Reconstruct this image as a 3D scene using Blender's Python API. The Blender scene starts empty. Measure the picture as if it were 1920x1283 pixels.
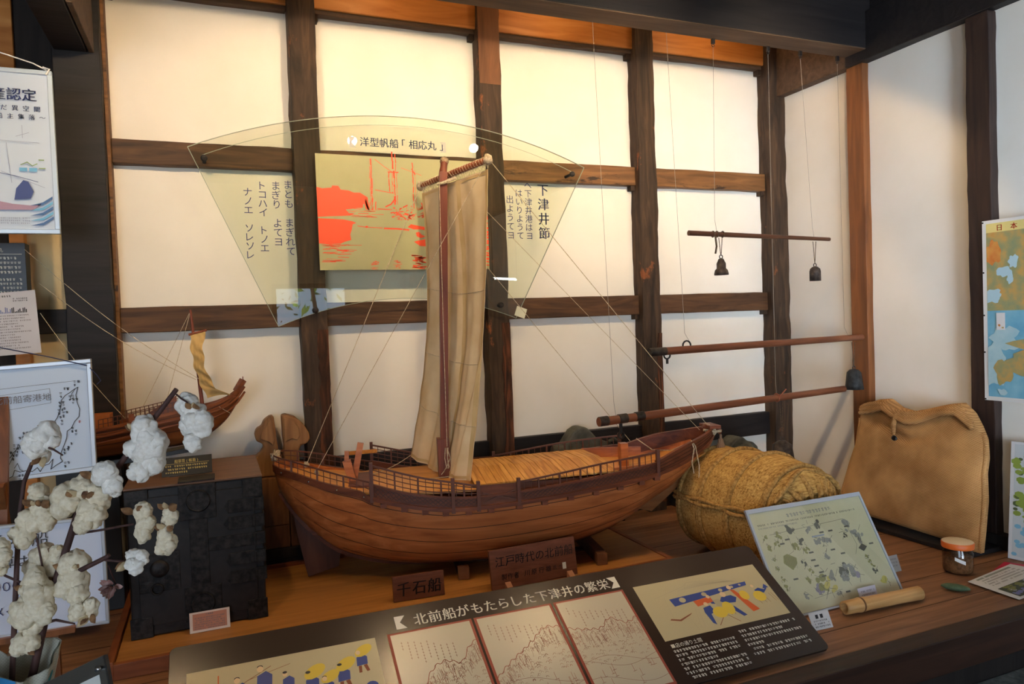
import bpy, math, random
from mathutils import Vector, Matrix, noise as mnoise
random.seed(7)
PI = math.pi
scene = bpy.context.scene

# ------------------------------------------------------------------ camera
def cam_axes(yaw, pitch, roll):
    cy, sy, cp, sp = math.cos(yaw), math.sin(yaw), math.cos(pitch), math.sin(pitch)
    fwd = Vector((sy * cp, cy * cp, sp)); right = Vector((cy, -sy, 0)); up = right.cross(fwd)
    c, s = math.cos(roll), math.sin(roll)
    return c * right + s * up, -s * right + c * up, fwd
cam_data = bpy.data.cameras.new('camera')
cam = bpy.data.objects.new('camera', cam_data)
scene.collection.objects.link(cam)
R_, U_, F_ = cam_axes(math.radians(22.358), math.radians(-1.712), math.radians(-2.110))
cam.matrix_world = Matrix(((R_.x, U_.x, -F_.x, 0), (R_.y, U_.y, -F_.y, -3.5), (R_.z, U_.z, -F_.z, 1.45), (0, 0, 0, 1)))
cam_data.sensor_width = 36
cam_data.lens = 1347.79 / 1920 * 36
cam_data.clip_start = 0.05
scene.camera = cam

# ------------------------------------------------------------------ view, sky
scene.view_settings.view_transform = 'Standard'
scene.view_settings.look = 'None'
scene.view_settings.gamma = 1
scene.view_settings.use_curve_mapping = False
scene.view_settings.exposure = 0.0
world = bpy.data.worlds.new('world'); scene.world = world
world.use_nodes = True
wb = world.node_tree.nodes['Background']
wb.inputs[0].default_value = (0.55, 0.75, 1.0, 1); wb.inputs[1].default_value = 3.5

# ------------------------------------------------------------------ lamps and daylight
def add_light(name, kind, loc, target, power, color, **kw):
    d = bpy.data.lights.new(name, kind); d.energy = power; d.color = color
    for k, v in kw.items(): setattr(d, k, v)
    o = bpy.data.objects.new(name, d); scene.collection.objects.link(o)
    o.location = loc
    o.rotation_euler = (Vector(target) - Vector(loc)).to_track_quat('-Z', 'Y').to_euler()
    return o
WARM = (1.0, 0.69, 0.37)
COOL = (0.72, 0.85, 1.0)
# track spotlights: each a bright core on the plaster and a wider spill
SPOTS = [(-0.25, -1.52, 2.66, -0.05, 34, 18), (0.88, -1.52, 2.66, 0.80, 33, 42), (1.72, -1.52, 2.66, 1.75, 30, 42), (2.50, -1.52, 2.66, 2.62, 15, 34)]  # leftmost spot is added, out of view, to light the sail
for sx, sy, sz, tx, spill, core in SPOTS:
    add_light('spot_spill', 'SPOT', (sx, sy + 0.03, sz), (tx, 0, 1.17), spill, WARM, spot_size=1.98, spot_blend=0.22, shadow_soft_size=0.028)
    add_light('spot_core', 'SPOT', (sx, sy + 0.03, sz), (tx, 0, 2.45), core, (1.0, 0.79, 0.53), spot_size=1.40, spot_blend=1.0, shadow_soft_size=0.028)
add_light('spot_spill', 'SPOT', (-1.6, -1.2, 2.66), (-0.65, 0, 1.62), 16, WARM, spot_size=0.80, spot_blend=0.6, shadow_soft_size=0.028)
# unseen fill lamps added behind the great beam to brighten the cedar plate
for cx in (0.75, 1.65, 2.6):
    add_light('cedar_fill', 'POINT', (cx, -0.40, 3.02), (cx, 0, 2.9), 2.6, WARM, shadow_soft_size=0.03)
# daylight at the window left of the photographer, and a side fill
add_light('daylight_window', 'AREA', (-1.9, -6.35, 1.5), (0.0, -1.0, 1.0), 64, COOL, shape='RECTANGLE', size=2.0, size_y=1.7)
add_light('side_fill', 'AREA', (1.3, -6.35, 1.3), (3.2, -1.8, 1.85), 17, COOL, shape='RECTANGLE', size=1.5, size_y=1.8, spread=math.radians(36))  # added narrow-spread fill, aimed to brighten only the right wall

# ------------------------------------------------------------------ helpers
def link(o): scene.collection.objects.link(o); return o
def world_mat(o):
    m = o.matrix_basis.copy()
    while o.parent is not None:
        o = o.parent; m = o.matrix_basis @ m
    return m
def tag(o, label, cat, group=None, kind=None):
    o['label'] = label
    if cat: o['category'] = cat
    if group: o['group'] = group
    if kind: o['kind'] = kind
    return o
def thing(name, label, cat, loc=(0, 0, 0), group=None, rot=(0, 0, 0)):
    o = link(bpy.data.objects.new(name, None)); o.location = loc; o.rotation_euler = rot
    o.empty_display_size = 0.05
    return tag(o, label, cat, group)

class MB:
    """collects polygons in world coordinates"""
    def __init__(s): s.v = []; s.f = []; s.m = []; s.s = []
    def add(s, verts, faces, m=0, smooth=False):
        b = len(s.v); s.v += [tuple(p) for p in verts]
        for f in faces: s.f.append(tuple(i + b for i in f)); s.m.append(m); s.s.append(smooth)
        return s
    def box(s, x0, x1, y0, y1, z0, z1, m=0):
        return s.hexa([(x0, y0, z0), (x1, y0, z0), (x1, y1, z0), (x0, y1, z0), (x0, y0, z1), (x1, y0, z1), (x1, y1, z1), (x0, y1, z1)], m)
    def hexa(s, p, m=0):
        return s.add(p, [(0, 3, 2, 1), (4, 5, 6, 7), (0, 1, 5, 4), (1, 2, 6, 5), (2, 3, 7, 6), (3, 0, 4, 7)], m)
    def obox(s, c, ax, ay, az, m=0):
        """box from centre and three half-axis vectors"""
        c, ax, ay, az = map(Vector, (c, ax, ay, az))
        return s.hexa([c - ax - ay - az, c + ax - ay - az, c + ax + ay - az, c - ax + ay - az, c - ax - ay + az, c + ax - ay + az, c + ax + ay + az, c - ax + ay + az], m)
    def bar(s, a, b, w, h, m=0, up=(0, 0, 1)):
        a, b = Vector(a), Vector(b); d = (b - a); L = d.length; d.normalize()
        side = d.cross(Vector(up))
        if side.length < 1e-4: side = d.cross(Vector((1, 0, 0)))
        side.normalize(); u = side.cross(d)
        return s.obox((a + b) / 2, d * L / 2, side * w / 2, u * h / 2, m)
    def tube(s, pts, r, n=8, m=0, cap=True, smooth=True):
        pts = [Vector(p) for p in pts]; k = len(pts)
        rr = r if isinstance(r, (list, tuple)) else [r] * k
        t = [(pts[min(i + 1, k - 1)] - pts[max(i - 1, 0)]).normalized() for i in range(k)]
        ref = Vector((0, 0, 1)) if abs(t[0].z) < 0.9 else Vector((1, 0, 0))
        u = t[0].cross(ref).normalized(); vs = []
        for i in range(k):
            u = (u - t[i] * u.dot(t[i])).normalized(); w = t[i].cross(u)
            for j in range(n):
                a = 2 * PI * j / n; vs.append(pts[i] + (u * math.cos(a) + w * math.sin(a)) * rr[i])
        fs = [(i * n + j, i * n + (j + 1) % n, (i + 1) * n + (j + 1) % n, (i + 1) * n + j) for i in range(k - 1) for j in range(n)]
        s.add(vs, fs, m, smooth)
        if cap: s.add(vs[:n], [tuple(range(n))[::-1]], m); s.add(vs[-n:], [tuple(range(n))], m)
        return s
    def lathe(s, prof, c=(0, 0, 0), n=24, m=0, axis=None, smooth=True, sx=1, sy=1):
        """profile [(r, z)] turned about the z axis through c"""
        vs = []
        for r, z in prof:
            for j in range(n):
                a = 2 * PI * j / n; p = Vector((r * math.cos(a) * sx, r * math.sin(a) * sy, z))
                if axis is not None: p = axis @ p
                vs.append(Vector(c) + p)
        k = len(prof)
        s.add(vs, [(i * n + j, i * n + (j + 1) % n, (i + 1) * n + (j + 1) % n, (i + 1) * n + j) for i in range(k - 1) for j in range(n)], m, smooth)
        if prof[0][0] > 1e-4: s.add(vs[:n], [tuple(range(n))[::-1]], m)
        if prof[-1][0] > 1e-4: s.add(vs[-n:], [tuple(range(n))], m)
        return s
    def grid(s, rows, m=0, smooth=True, flip=False):
        k = len(rows[0]); vs = [p for r in rows for p in r]
        fs = []
        for i in range(len(rows) - 1):
            for j in range(k - 1):
                f = (i * k + j, i * k + j + 1, (i + 1) * k + j + 1, (i + 1) * k + j)
                fs.append(f[::-1] if flip else f)
        return s.add(vs, fs, m, smooth)
    def sheet(s, rows, th, m=0, smooth=True):
        """grid of points given a thickness th (Vector offset) and closed sides"""
        th = Vector(th); k = len(rows[0]); n = len(rows)
        A = [[Vector(p) for p in r] for r in rows]; B = [[p + th for p in r] for r in A]
        s.grid(A, m, smooth); s.grid(B, m, smooth, True)
        for a, b in ((A[0], B[0]), (A[-1], B[-1]), ([r[0] for r in A], [r[0] for r in B]), ([r[-1] for r in A], [r[-1] for r in B])):
            s.grid([a, b], m, False)
        return s
    def prism(s, outline, th, m=0):
        """planar outline (3-d points) pushed along vector th"""
        a = [Vector(p) for p in outline]; b = [p + Vector(th) for p in a]; n = len(a)
        s.add(a + b, [tuple(range(n))[::-1], tuple(range(n, 2 * n))] + [(i, (i + 1) % n, n + (i + 1) % n, n + i) for i in range(n)], m)
        return s
    def sphere(s, c, r, nu=12, nv=8, m=0, sc=(1, 1, 1), jit=0, seed=0, freq=3.0):
        vs = []
        for i in range(nv + 1):
            th = PI * i / nv
            for j in range(nu):
                a = 2 * PI * j / nu
                d = Vector((math.sin(th) * math.cos(a), math.sin(th) * math.sin(a), math.cos(th)))
                k = 1 + (jit * mnoise.noise(d * freq + Vector((seed * 7.3, seed * 1.7, seed * 3.1))) if jit else 0)
                vs.append(Vector(c) + Vector((d.x * sc[0], d.y * sc[1], d.z * sc[2])) * r * k)
        return s.add(vs, [(i * nu + j, (i + 1) * nu + j, (i + 1) * nu + (j + 1) % nu, i * nu + (j + 1) % nu) for i in range(nv) for j in range(nu)], m, True)
    def build(s, name, mats, parent=None, bevel=0, label=None):
        me = bpy.data.meshes.new(name); o = link(bpy.data.objects.new(name, me))
        vs = s.v
        if parent is not None:
            o.parent = parent; inv = world_mat(parent).inverted(); vs = [inv @ Vector(p) for p in vs]
        me.from_pydata([tuple(p) for p in vs], [], s.f)
        for mt in (mats if isinstance(mats, (list, tuple)) else [mats]): me.materials.append(mt)
        me.polygons.foreach_set('material_index', s.m)
        me.polygons.foreach_set('use_smooth', s.s)
        me.update()
        if bevel:
            b = o.modifiers.new('soft_edges', 'BEVEL'); b.width = bevel; b.segments = 2; b.limit_method = 'ANGLE'
        if label: o['label'] = label
        return o

class Plane:
    """a flat local frame: origin, u (right), v (up); n towards the viewer"""
    def __init__(s, o, u, v):
        s.o = Vector(o); s.u = Vector(u).normalized(); s.v = Vector(v).normalized(); s.n = s.u.cross(s.v).normalized()
    def p(s, a, b, h=0): return s.o + s.u * a + s.v * b + s.n * h
    def sub(s, a, b): return Plane(s.p(a, b), s.u, s.v)
def quad_on(mb, pl, a0, a1, b0, b1, h, m=0):
    mb.add([pl.p(a0, b0, h), pl.p(a1, b0, h), pl.p(a1, b1, h), pl.p(a0, b1, h)], [(0, 1, 2, 3)], m)
def poly_on(mb, pl, pts, h, m=0):
    mb.add([pl.p(a, b, h) for a, b in pts], [tuple(range(len(pts)))], m)
def disc_on(mb, pl, a, b, ra, rb, h, m=0, n=14, rot=0):
    c, s_ = math.cos(rot), math.sin(rot); out = []
    for i in range(n):
        x, y = ra * math.cos(2 * PI * i / n), rb * math.sin(2 * PI * i / n); out.append((a + c * x - s_ * y, b + s_ * x + c * y))
    poly_on(mb, pl, out, h, m)
def line_on(mb, pl, pts, w, h, m=0):
    for (a0, b0), (a1, b1) in zip(pts, pts[1:]):
        dx, dy = a1 - a0, b1 - b0; L = math.hypot(dx, dy)
        if L < 1e-6: continue
        nx, ny = -dy / L * w / 2, dx / L * w / 2; ex, ey = dx / L * w * 0.3, dy / L * w * 0.3
        poly_on(mb, pl, [(a0 - nx - ex, b0 - ny - ey), (a1 - nx + ex, b1 - ny + ey), (a1 + nx + ex, b1 + ny + ey), (a0 + nx - ex, b0 + ny - ey)], h, m)
def slab_on(mb, pl, a0, a1, b0, b1, h0, h1, m=0):
    mb.hexa([pl.p(a0, b0, h0), pl.p(a1, b0, h0), pl.p(a1, b1, h0), pl.p(a0, b1, h0), pl.p(a0, b0, h1), pl.p(a1, b0, h1), pl.p(a1, b1, h1), pl.p(a0, b1, h1)], m)

_glyph = {}
def glyphs(body, weight=0.0):
    """vertices, faces and width of a line of type at size 1"""
    key = (body, weight)
    if key not in _glyph:
        cu = bpy.data.curves.new('type', 'FONT'); cu.body = body; cu.size = 1; cu.offset = weight; cu.resolution_u = 2; cu.fill_mode = 'FRONT'
        o = link(bpy.data.objects.new('type', cu)); dg = bpy.context.evaluated_depsgraph_get()
        me = o.evaluated_get(dg).to_mesh()
        vs = [(q.co.x, q.co.y) for q in me.vertices]; fs = [tuple(p.vertices) for p in me.polygons]
        o.to_mesh_clear(); bpy.data.objects.remove(o); bpy.data.curves.remove(cu)
        _glyph[key] = (vs, fs)
    return _glyph[key]
def text_on(mb, pl, body, a, b, size, h=0.0008, m=0, weight=0.0, align='l', sx=1.0, step=None, shear=0.0):
    """one line of type; a, b = left (or centre) of the baseline"""
    if step is None: step = size * sx
    tot = step * len(body)
    x = a - (tot / 2 if align == 'c' else 0)
    for ch in body:
        if ch != ' ':
            vs, fs = glyphs(ch)
            if vs:
                w0 = min(q[0] for q in vs); w1 = max(q[0] for q in vs)
                off = x + step / 2 - (w0 + w1) / 2 * size * sx
                for dx in ((-weight * .7, weight * .7) if weight > .008 else (0,)):
                    mb.add([pl.p(off + (px + dx + shear * py) * size * sx, b + py * size, h) for px, py in vs], fs, m)
        x += step
def vtext_on(mb, pl, body, a, b, size, h=0.0008, m=0, weight=0.0, step=None, drift=0.0):
    """a column of type read downwards; a = centre, b = top"""
    step = step or size
    y = b
    for i, ch in enumerate(body):
        if ch != ' ':
            vs, fs = glyphs(ch)
            w0 = min(q[0] for q in vs); w1 = max(q[0] for q in vs)
            for dx in ((-weight * .7, weight * .7) if weight > .008 else (0,)):
                mb.add([pl.p(a + drift * i + (px + dx - (w0 + w1) / 2) * size, y - size * 0.88 + py * size, h) for px, py in vs], fs, m)
        y -= step
def smalltype(mb, pl, a0, a1, b, size, h=0.0008, m=0, rnd=None, fill=0.82):
    """a line of print too small to read in the photograph: rows of tiny strokes"""
    rnd = rnd or random; x = a0
    while x < a1 - size * 0.5:
        w = size * rnd.uniform(0.55, 0.9)
        if rnd.random() < 0.93:
            t = size * 0.17
            k = rnd.random()
            quad_on(mb, pl, x, x + w, b + size * 0.60, b + size * 0.60 + t, h, m)
            if k < 0.7: quad_on(mb, pl, x + w * 0.1, x + w * 0.9, b + size * 0.2, b + size * 0.2 + t, h, m)
            if k > 0.25: quad_on(mb, pl, x + w * 0.42, x + w * 0.42 + t, b, b + size * 0.9, h, m)
            if k > 0.5: quad_on(mb, pl, x + w * 0.8, x + w * 0.8 + t, b, b + size * 0.6, h, m)
        x += size

# ------------------------------------------------------------------ materials
def new_mat(name):
    m = bpy.data.materials.new(name); m.use_nodes = True
    return m, m.node_tree.nodes, m.node_tree.links, m.node_tree.nodes['Principled BSDF']
def srgb(r, g, b):
    f = lambda c: (c / 255 / 12.92) if c / 255 <= 0.04045 else ((c / 255 + 0.055) / 1.055) ** 2.4
    return (f(r), f(g), f(b), 1)
def flat(name, col, rough=0.6, metal=0, spec=0.5, **kw):
    m, n, l, b = new_mat(name)
    b.inputs['Base Color'].default_value = col; b.inputs['Roughness'].default_value = rough; b.inputs['Metallic'].default_value = metal
    b.inputs['Specular IOR Level'].default_value = spec
    for k, v in kw.items(): b.inputs[k].default_value = v
    return m
def ramp(n, stops):
    r = n.new('ShaderNodeValToRGB'); e = r.color_ramp.elements
    while len(e) < len(stops): e.new(0.5)
    for q, (p, c) in zip(e, stops): q.position = p; q.color = c
    return r
def coords(n, l, scale, rot=(0, 0, 0), kind='Object'):
    t = n.new('ShaderNodeTexCoord'); mp = n.new('ShaderNodeMapping')
    mp.inputs['Scale'].default_value = scale; mp.inputs['Rotation'].default_value = rot
    l.new(t.outputs[kind], mp.inputs[0]); return mp
def grain(name, stops, scale=(2, 2, 30), rough=0.55, bump=0.15, detail=6, dist=1.2, spec=0.35, patch=None, coat=0):
    """wood: noise stretched along the grain; patch = (colour, threshold) for worn bare spots"""
    m, n, l, b = new_mat(name)
    mp = coords(n, l, scale)
    nz = n.new('ShaderNodeTexNoise'); nz.inputs['Scale'].default_value = 1; nz.inputs['Detail'].default_value = detail; nz.inputs['Distortion'].default_value = dist
    l.new(mp.outputs[0], nz.inputs[0])
    r = ramp(n, stops); l.new(nz.outputs[0], r.inputs[0]); out = r.outputs[0]
    if patch:
        mp2 = coords(n, l, patch[2] if len(patch) > 2 else (5, 5, 5)); n2 = n.new('ShaderNodeTexNoise'); n2.inputs['Scale'].default_value = 1; n2.inputs['Detail'].default_value = 8
        n2.inputs['Roughness'].default_value = 0.65
        l.new(mp2.outputs[0], n2.inputs[0])
        r2 = ramp(n, [(patch[1], (0, 0, 0, 1)), (patch[1] + 0.05, (1, 1, 1, 1))]); l.new(n2.outputs[0], r2.inputs[0])
        mx = n.new('ShaderNodeMix'); mx.data_type = 'RGBA'; l.new(r2.outputs[0], mx.inputs['Factor']); l.new(out, mx.inputs['A']); mx.inputs['B'].default_value = patch[0]
        out = mx.outputs['Result']
    l.new(out, b.inputs['Base Color'])
    b.inputs['Roughness'].default_value = rough; b.inputs['Specular IOR Level'].default_value = spec
    b.inputs['Coat Weight'].default_value = coat; b.inputs['Coat Roughness'].default_value = 0.15
    if bump:
        bp = n.new('ShaderNodeBump'); bp.inputs['Strength'].default_value = bump; bp.inputs['Distance'].default_value = 0.01
        l.new(nz.outputs[0], bp.inputs['Height']); l.new(bp.outputs[0], b.inputs['Normal'])
    return m
def weave(name, c0, c1, fx, fz, rough=0.9, bump=0.5, axes='xz', blotch=0.35, bdist=0.004):
    """two sets of threads with soft blotches"""
    m, n, l, b = new_mat(name)
    mp = coords(n, l, (1, 1, 1))
    sep = n.new('ShaderNodeSeparateXYZ'); l.new(mp.outputs[0], sep.inputs[0])
    def sine(ax, f):
        a = n.new('ShaderNodeMath'); a.operation = 'MULTIPLY'; a.inputs[1].default_value = f; l.new(sep.outputs[ax.upper()], a.inputs[0])
        q = n.new('ShaderNodeMath'); q.operation = 'SINE'; l.new(a.outputs[0], q.inputs[0]); return q
    a, c = sine(axes[0], fx), sine(axes[1], fz)
    mul = n.new('ShaderNodeMath'); mul.operation = 'MULTIPLY'; l.new(a.outputs[0], mul.inputs[0]); l.new(c.outputs[0], mul.inputs[1])
    add = n.new('ShaderNodeMath'); add.operation = 'MULTIPLY_ADD'; add.inputs[1].default_value = 0.5; add.inputs[2].default_value = 0.5; l.new(mul.outputs[0], add.inputs[0])
    nz = n.new('ShaderNodeTexNoise'); nz.inputs['Scale'].default_value = 5; nz.inputs['Detail'].default_value = 7; l.new(mp.outputs[0], nz.inputs[0])
    mix = n.new('ShaderNodeMath'); mix.operation = 'MULTIPLY_ADD'; mix.inputs[1].default_value = 1 - blotch
    sc = n.new('ShaderNodeMath'); sc.operation = 'MULTIPLY'; sc.inputs[1].default_value = blotch * 2; l.new(nz.outputs[0], sc.inputs[0])
    sb = n.new('ShaderNodeMath'); sb.operation = 'SUBTRACT'; sb.inputs[1].default_value = blotch * 0.5; l.new(sc.outputs[0], sb.inputs[0])
    l.new(add.outputs[0], mix.inputs[0]); l.new(sb.outputs[0], mix.inputs[2])
    r = ramp(n, [(0.25, c0), (0.75, c1)]); l.new(mix.outputs[0], r.inputs[0]); l.new(r.outputs[0], b.inputs['Base Color'])
    b.inputs['Roughness'].default_value = rough; b.inputs['Specular IOR Level'].default_value = 0.15
    bp = n.new('ShaderNodeBump'); bp.inputs['Strength'].default_value = bump; bp.inputs['Distance'].default_value = bdist
    l.new(mix.outputs[0], bp.inputs['Height']); l.new(bp.outputs[0], b.inputs['Normal'])
    return m
def speckle(name, c0, c1, scale=8, rough=0.9, bump=0.1, lo=0.35, hi=0.65, spec=0.3, bdist=0.005, metal=0):
    m, n, l, b = new_mat(name)
    mp = coords(n, l, (scale,) * 3)
    nz = n.new('ShaderNodeTexNoise'); nz.inputs['Scale'].default_value = 1; nz.inputs['Detail'].default_value = 8; l.new(mp.outputs[0], nz.inputs[0])
    r = ramp(n, [(lo, c0), (hi, c1)]); l.new(nz.outputs[0], r.inputs[0]); l.new(r.outputs[0], b.inputs['Base Color'])
    b.inputs['Roughness'].default_value = rough; b.inputs['Specular IOR Level'].default_value = spec; b.inputs['Metallic'].default_value = metal
    if bump:
        bp = n.new('ShaderNodeBump'); bp.inputs['Strength'].default_value = bump; bp.inputs['Distance'].default_value = bdist
        l.new(nz.outputs[0], bp.inputs['Height']); l.new(bp.outputs[0], b.inputs['Normal'])
    return m
def glass(name, tint, rough=0.0, ior=1.45):
    """thin clear sheet: passes light straight through with a faint tint, mirrors at its surface"""
    m, n, l, b = new_mat(name); n.remove(b)
    tr = n.new('ShaderNodeBsdfTransparent'); tr.inputs[0].default_value = tint
    gl = n.new('ShaderNodeBsdfGlossy'); gl.inputs['Roughness'].default_value = rough
    lw = n.new('ShaderNodeLayerWeight'); lw.inputs[0].default_value = 0.5
    pw = n.new('ShaderNodeMath'); pw.operation = 'POWER'; pw.inputs[1].default_value = 5; l.new(lw.outputs['Facing'], pw.inputs[0])
    fr = n.new('ShaderNodeMath'); fr.operation = 'MULTIPLY_ADD'; fr.inputs[1].default_value = 0.93; fr.inputs[2].default_value = 0.045; l.new(pw.outputs[0], fr.inputs[0])
    mx = n.new('ShaderNodeMixShader'); l.new(fr.outputs[0], mx.inputs[0]); l.new(tr.outputs[0], mx.inputs[1]); l.new(gl.outputs[0], mx.inputs[2])
    l.new(mx.outputs[0], n['Material Output'].inputs[0]); return m

M = {}
M['plaster'] = speckle('plaster', srgb(238, 232, 220), srgb(244, 239, 229), 3, 0.9, 0.04)
M['post'] = grain('dark_post_wood', [(0.3, srgb(40, 30, 22)), (0.55, srgb(66, 49, 35)), (0.75, srgb(88, 66, 46))], (26, 26, 3), 0.7, 0.35, patch=(srgb(128, 74, 40), 0.64, (9, 9, 5)))
M['post_worn'] = grain('worn_post_wood', [(0.3, srgb(34, 24, 18)), (0.5, srgb(70, 42, 28)), (0.7, srgb(118, 68, 42))], (30, 30, 4), 0.85, 0.8)
M['rail'] = grain('rail_wood', [(0.3, srgb(56, 38, 24)), (0.55, srgb(88, 60, 38)), (0.75, srgb(112, 78, 48))], (2.5, 26, 26), 0.6, 0.2)
M['rail_light'] = grain('brown_rail_wood', [(0.3, srgb(92, 62, 34)), (0.55, srgb(124, 86, 50)), (0.75, srgb(146, 104, 62))], (2.5, 26, 26), 0.55, 0.2, patch=(srgb(56, 38, 26), 0.6, (2.2, 6, 9)))
M['black_beam'] = grain('black_beam_wood', [(0.3, srgb(20, 18, 20)), (0.7, srgb(38, 34, 35))], (2, 20, 20), 0.6, 0.2)
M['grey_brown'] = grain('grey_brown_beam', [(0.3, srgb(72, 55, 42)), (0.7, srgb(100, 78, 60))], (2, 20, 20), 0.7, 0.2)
M['orange_wood'] = grain('new_cedar_wood', [(0.3, srgb(176, 108, 48)), (0.55, srgb(206, 138, 70)), (0.75, srgb(220, 156, 88))], (2.0, 16, 16), 0.5, 0.1)
M['brown_post'] = grain('red_brown_post', [(0.3, srgb(104, 62, 34)), (0.6, srgb(134, 82, 44)), (0.8, srgb(150, 96, 54))], (22, 22, 2), 0.45, 0.12)
M['dark_post2'] = grain('black_brown_post', [(0.3, srgb(38, 28, 26)), (0.6, srgb(58, 42, 36)), (0.8, srgb(74, 54, 44))], (22, 22, 2), 0.55, 0.2, patch=(srgb(104, 74, 52), 0.67, (8, 8, 5)))
M['platform'] = grain('platform_boards', [(0.3, srgb(112, 76, 54)), (0.55, srgb(144, 102, 73)), (0.75, srgb(164, 120, 88))], (2, 26, 26), 0.45, 0.1, patch=(srgb(104, 68, 47), 0.66, (3, 12, 6)))
M['platform_edge'] = grain('dark_platform_edge', [(0.3, srgb(44, 28, 22)), (0.7, srgb(66, 42, 32))], (2, 24, 24), 0.5, 0.15)
M['dark_board'] = grain('dark_wall_board', [(0.3, srgb(28, 23, 22)), (0.7, srgb(44, 38, 35))], (20, 20, 2), 0.7, 0.2)
M['stone'] = speckle('grey_stone', srgb(96, 100, 100), srgb(132, 136, 134), 40, 0.9, 0.3)
M['floor_plank'] = grain('worn_floor_plank', [(0.3, srgb(120, 98, 70)), (0.7, srgb(164, 138, 102))], (2, 20, 20), 0.8, 0.4)
M['earth'] = speckle('earth_floor', srgb(92, 82, 72), srgb(120, 110, 98), 12, 0.95, 0.3)
M['ceiling'] = grain('ceiling_boards', [(0.3, srgb(40, 32, 28)), (0.7, srgb(62, 50, 42))], (2, 16, 16), 0.8, 0.1)
M['iron'] = speckle('dark_iron', srgb(36, 34, 34), srgb(66, 62, 58), 30, 0.55, 0.3, metal=0.6)
M['black'] = flat('black_paint', srgb(22, 22, 24), 0.4)
M['white_paper'] = flat('white_paper', srgb(226, 226, 224), 0.7)
# ================================================================== THE SETTING
_trim = [0]
def struct(name, mb, mats, bevel=0):
    o = mb.build(name, mats, bevel=bevel); o['kind'] = 'structure'; return o
def trim(mb, mats, bevel=0.004):
    _trim[0] += 1
    return struct('trim_%d' % _trim[0], mb, mats, bevel)
def timber(x0, x1, y0, y1, z0, z1, axis='z', rough=0.003, step=0.06, seed=1, m=0, notch=None, mb=None):
    """a hand-hewn timber: its four long edges wander a little"""
    mb = mb or MB()
    lo, hi = {'x': (x0, x1), 'y': (y0, y1), 'z': (z0, z1)}[axis]
    k = max(2, int((hi - lo) / step)); rings = []
    for i in range(k + 1):
        t = lo + (hi - lo) * i / k; ring = []
        for c, (a, b_) in enumerate(((0, 0), (1, 0), (1, 1), (0, 1))):
            j1 = rough * mnoise.noise(Vector((t * 9, c * 5.1 + seed * 3.3, 0.5))) * 1.6; j2 = rough * mnoise.noise(Vector((t * 9, c * 4.3, seed * 2.9 + 9))) * 1.6
            if axis == 'z': p = ((x0, x1)[a] + j1, (y0, y1)[b_] + j2, t)
            elif axis == 'x': p = (t, (y0, y1)[a] + j1, (z0, z1)[b_] + j2)
            else: p = ((x0, x1)[a] + j1, t, (z0, z1)[b_] + j2)
            ring.append(p)
        rings.append(ring)
    vs = [p for r in rings for p in r]; fs = []
    for i in range(k):
        for c in range(4): fs.append((i * 4 + c, i * 4 + (c + 1) % 4, i * 4 + 4 + (c + 1) % 4, i * 4 + 4 + c))
    fs += [(3, 2, 1, 0), tuple(k * 4 + c for c in range(4))]
    if axis == 'y': fs = [f[::-1] for f in fs]
    return mb.add(vs, fs, m)

XR = 3.244
# shells
struct('floor', MB().box(-4, XR + 0.1, -7.1, 0.1, -0.1, 0), M['earth'])
struct('ceiling', MB().box(-4, XR + 0.1, -7.1, 0.1, 3.40, 3.5), M['ceiling'])
struct('wall_back', MB().box(-4, XR, 0, 0.1, 0, 3.4), M['plaster'])
struct('wall_right', MB().box(XR, XR + 0.1, -7.1, 0.1, 0, 3.4), M['plaster'])
struct('wall_left', MB().box(-4, -3.9, -7, 0, 0, 3.4), M['plaster'])
wf = MB()      # wall behind the photographer: a wide window, a doorway and a paper-screen window cut out
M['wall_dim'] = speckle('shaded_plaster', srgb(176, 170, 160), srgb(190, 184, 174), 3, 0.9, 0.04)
ZD = 2.0
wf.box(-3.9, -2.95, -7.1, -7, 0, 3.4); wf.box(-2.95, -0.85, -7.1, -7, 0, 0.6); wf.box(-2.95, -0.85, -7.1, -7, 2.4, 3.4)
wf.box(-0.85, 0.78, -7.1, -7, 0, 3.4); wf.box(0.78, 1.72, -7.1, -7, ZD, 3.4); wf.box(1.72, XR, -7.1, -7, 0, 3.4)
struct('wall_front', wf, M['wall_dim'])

# the raised platform along the wall
pf = MB()
pf.box(-4, XR, -1.80, 0, 0.27, 0.35, 0)
pf.box(-4, XR, -1.877, -1.80, 0.235, 0.35, 1)
p = struct('floor_platform', pf, [M['platform'], M['platform_edge']], 0.004)
seam = MB()
for y in (-1.66, -1.46, -1.22, -0.98, -0.62, -0.3):
    seam.box(-4, XR, y - 0.0012, y + 0.0012, 0.3500, 0.3506)
trim(seam, flat('board_seam', srgb(46, 30, 22), 0.9), 0)
st = MB(); st.box(-4, XR, -1.83, -1.0, 0.0, 0.235)
struct('trim_riser', st, M['dark_board']).name = 'trim_40'
st = MB(); st.box(-4, XR, -2.02, -1.83, 0.0, 0.14)
struct('trim_41', st, M['stone'], 0.006)
st = MB(); st.box(-4, XR, -2.30, -2.04, 0.0, 0.075); struct('trim_42', st, M['floor_plank'], 0.004)
st = MB(); st.box(-4, XR, -2.58, -2.31, 0.0, 0.075); struct('trim_43', st, M['floor_plank'], 0.004)

# posts of the back wall
YP = -0.09
POSTS = [(0.363, 0.4815, 11), (1.277, 1.394, 12), (2.198, 2.311, 13), (3.112, XR, 14)]
for x0, x1, sd in POSTS:
    mb = timber(x0, x1, YP, 0.0, 0.35, 3.05, 'z', 0.005, 0.05, sd)
    trim(mb, [M['post']], 0.003)
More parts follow.
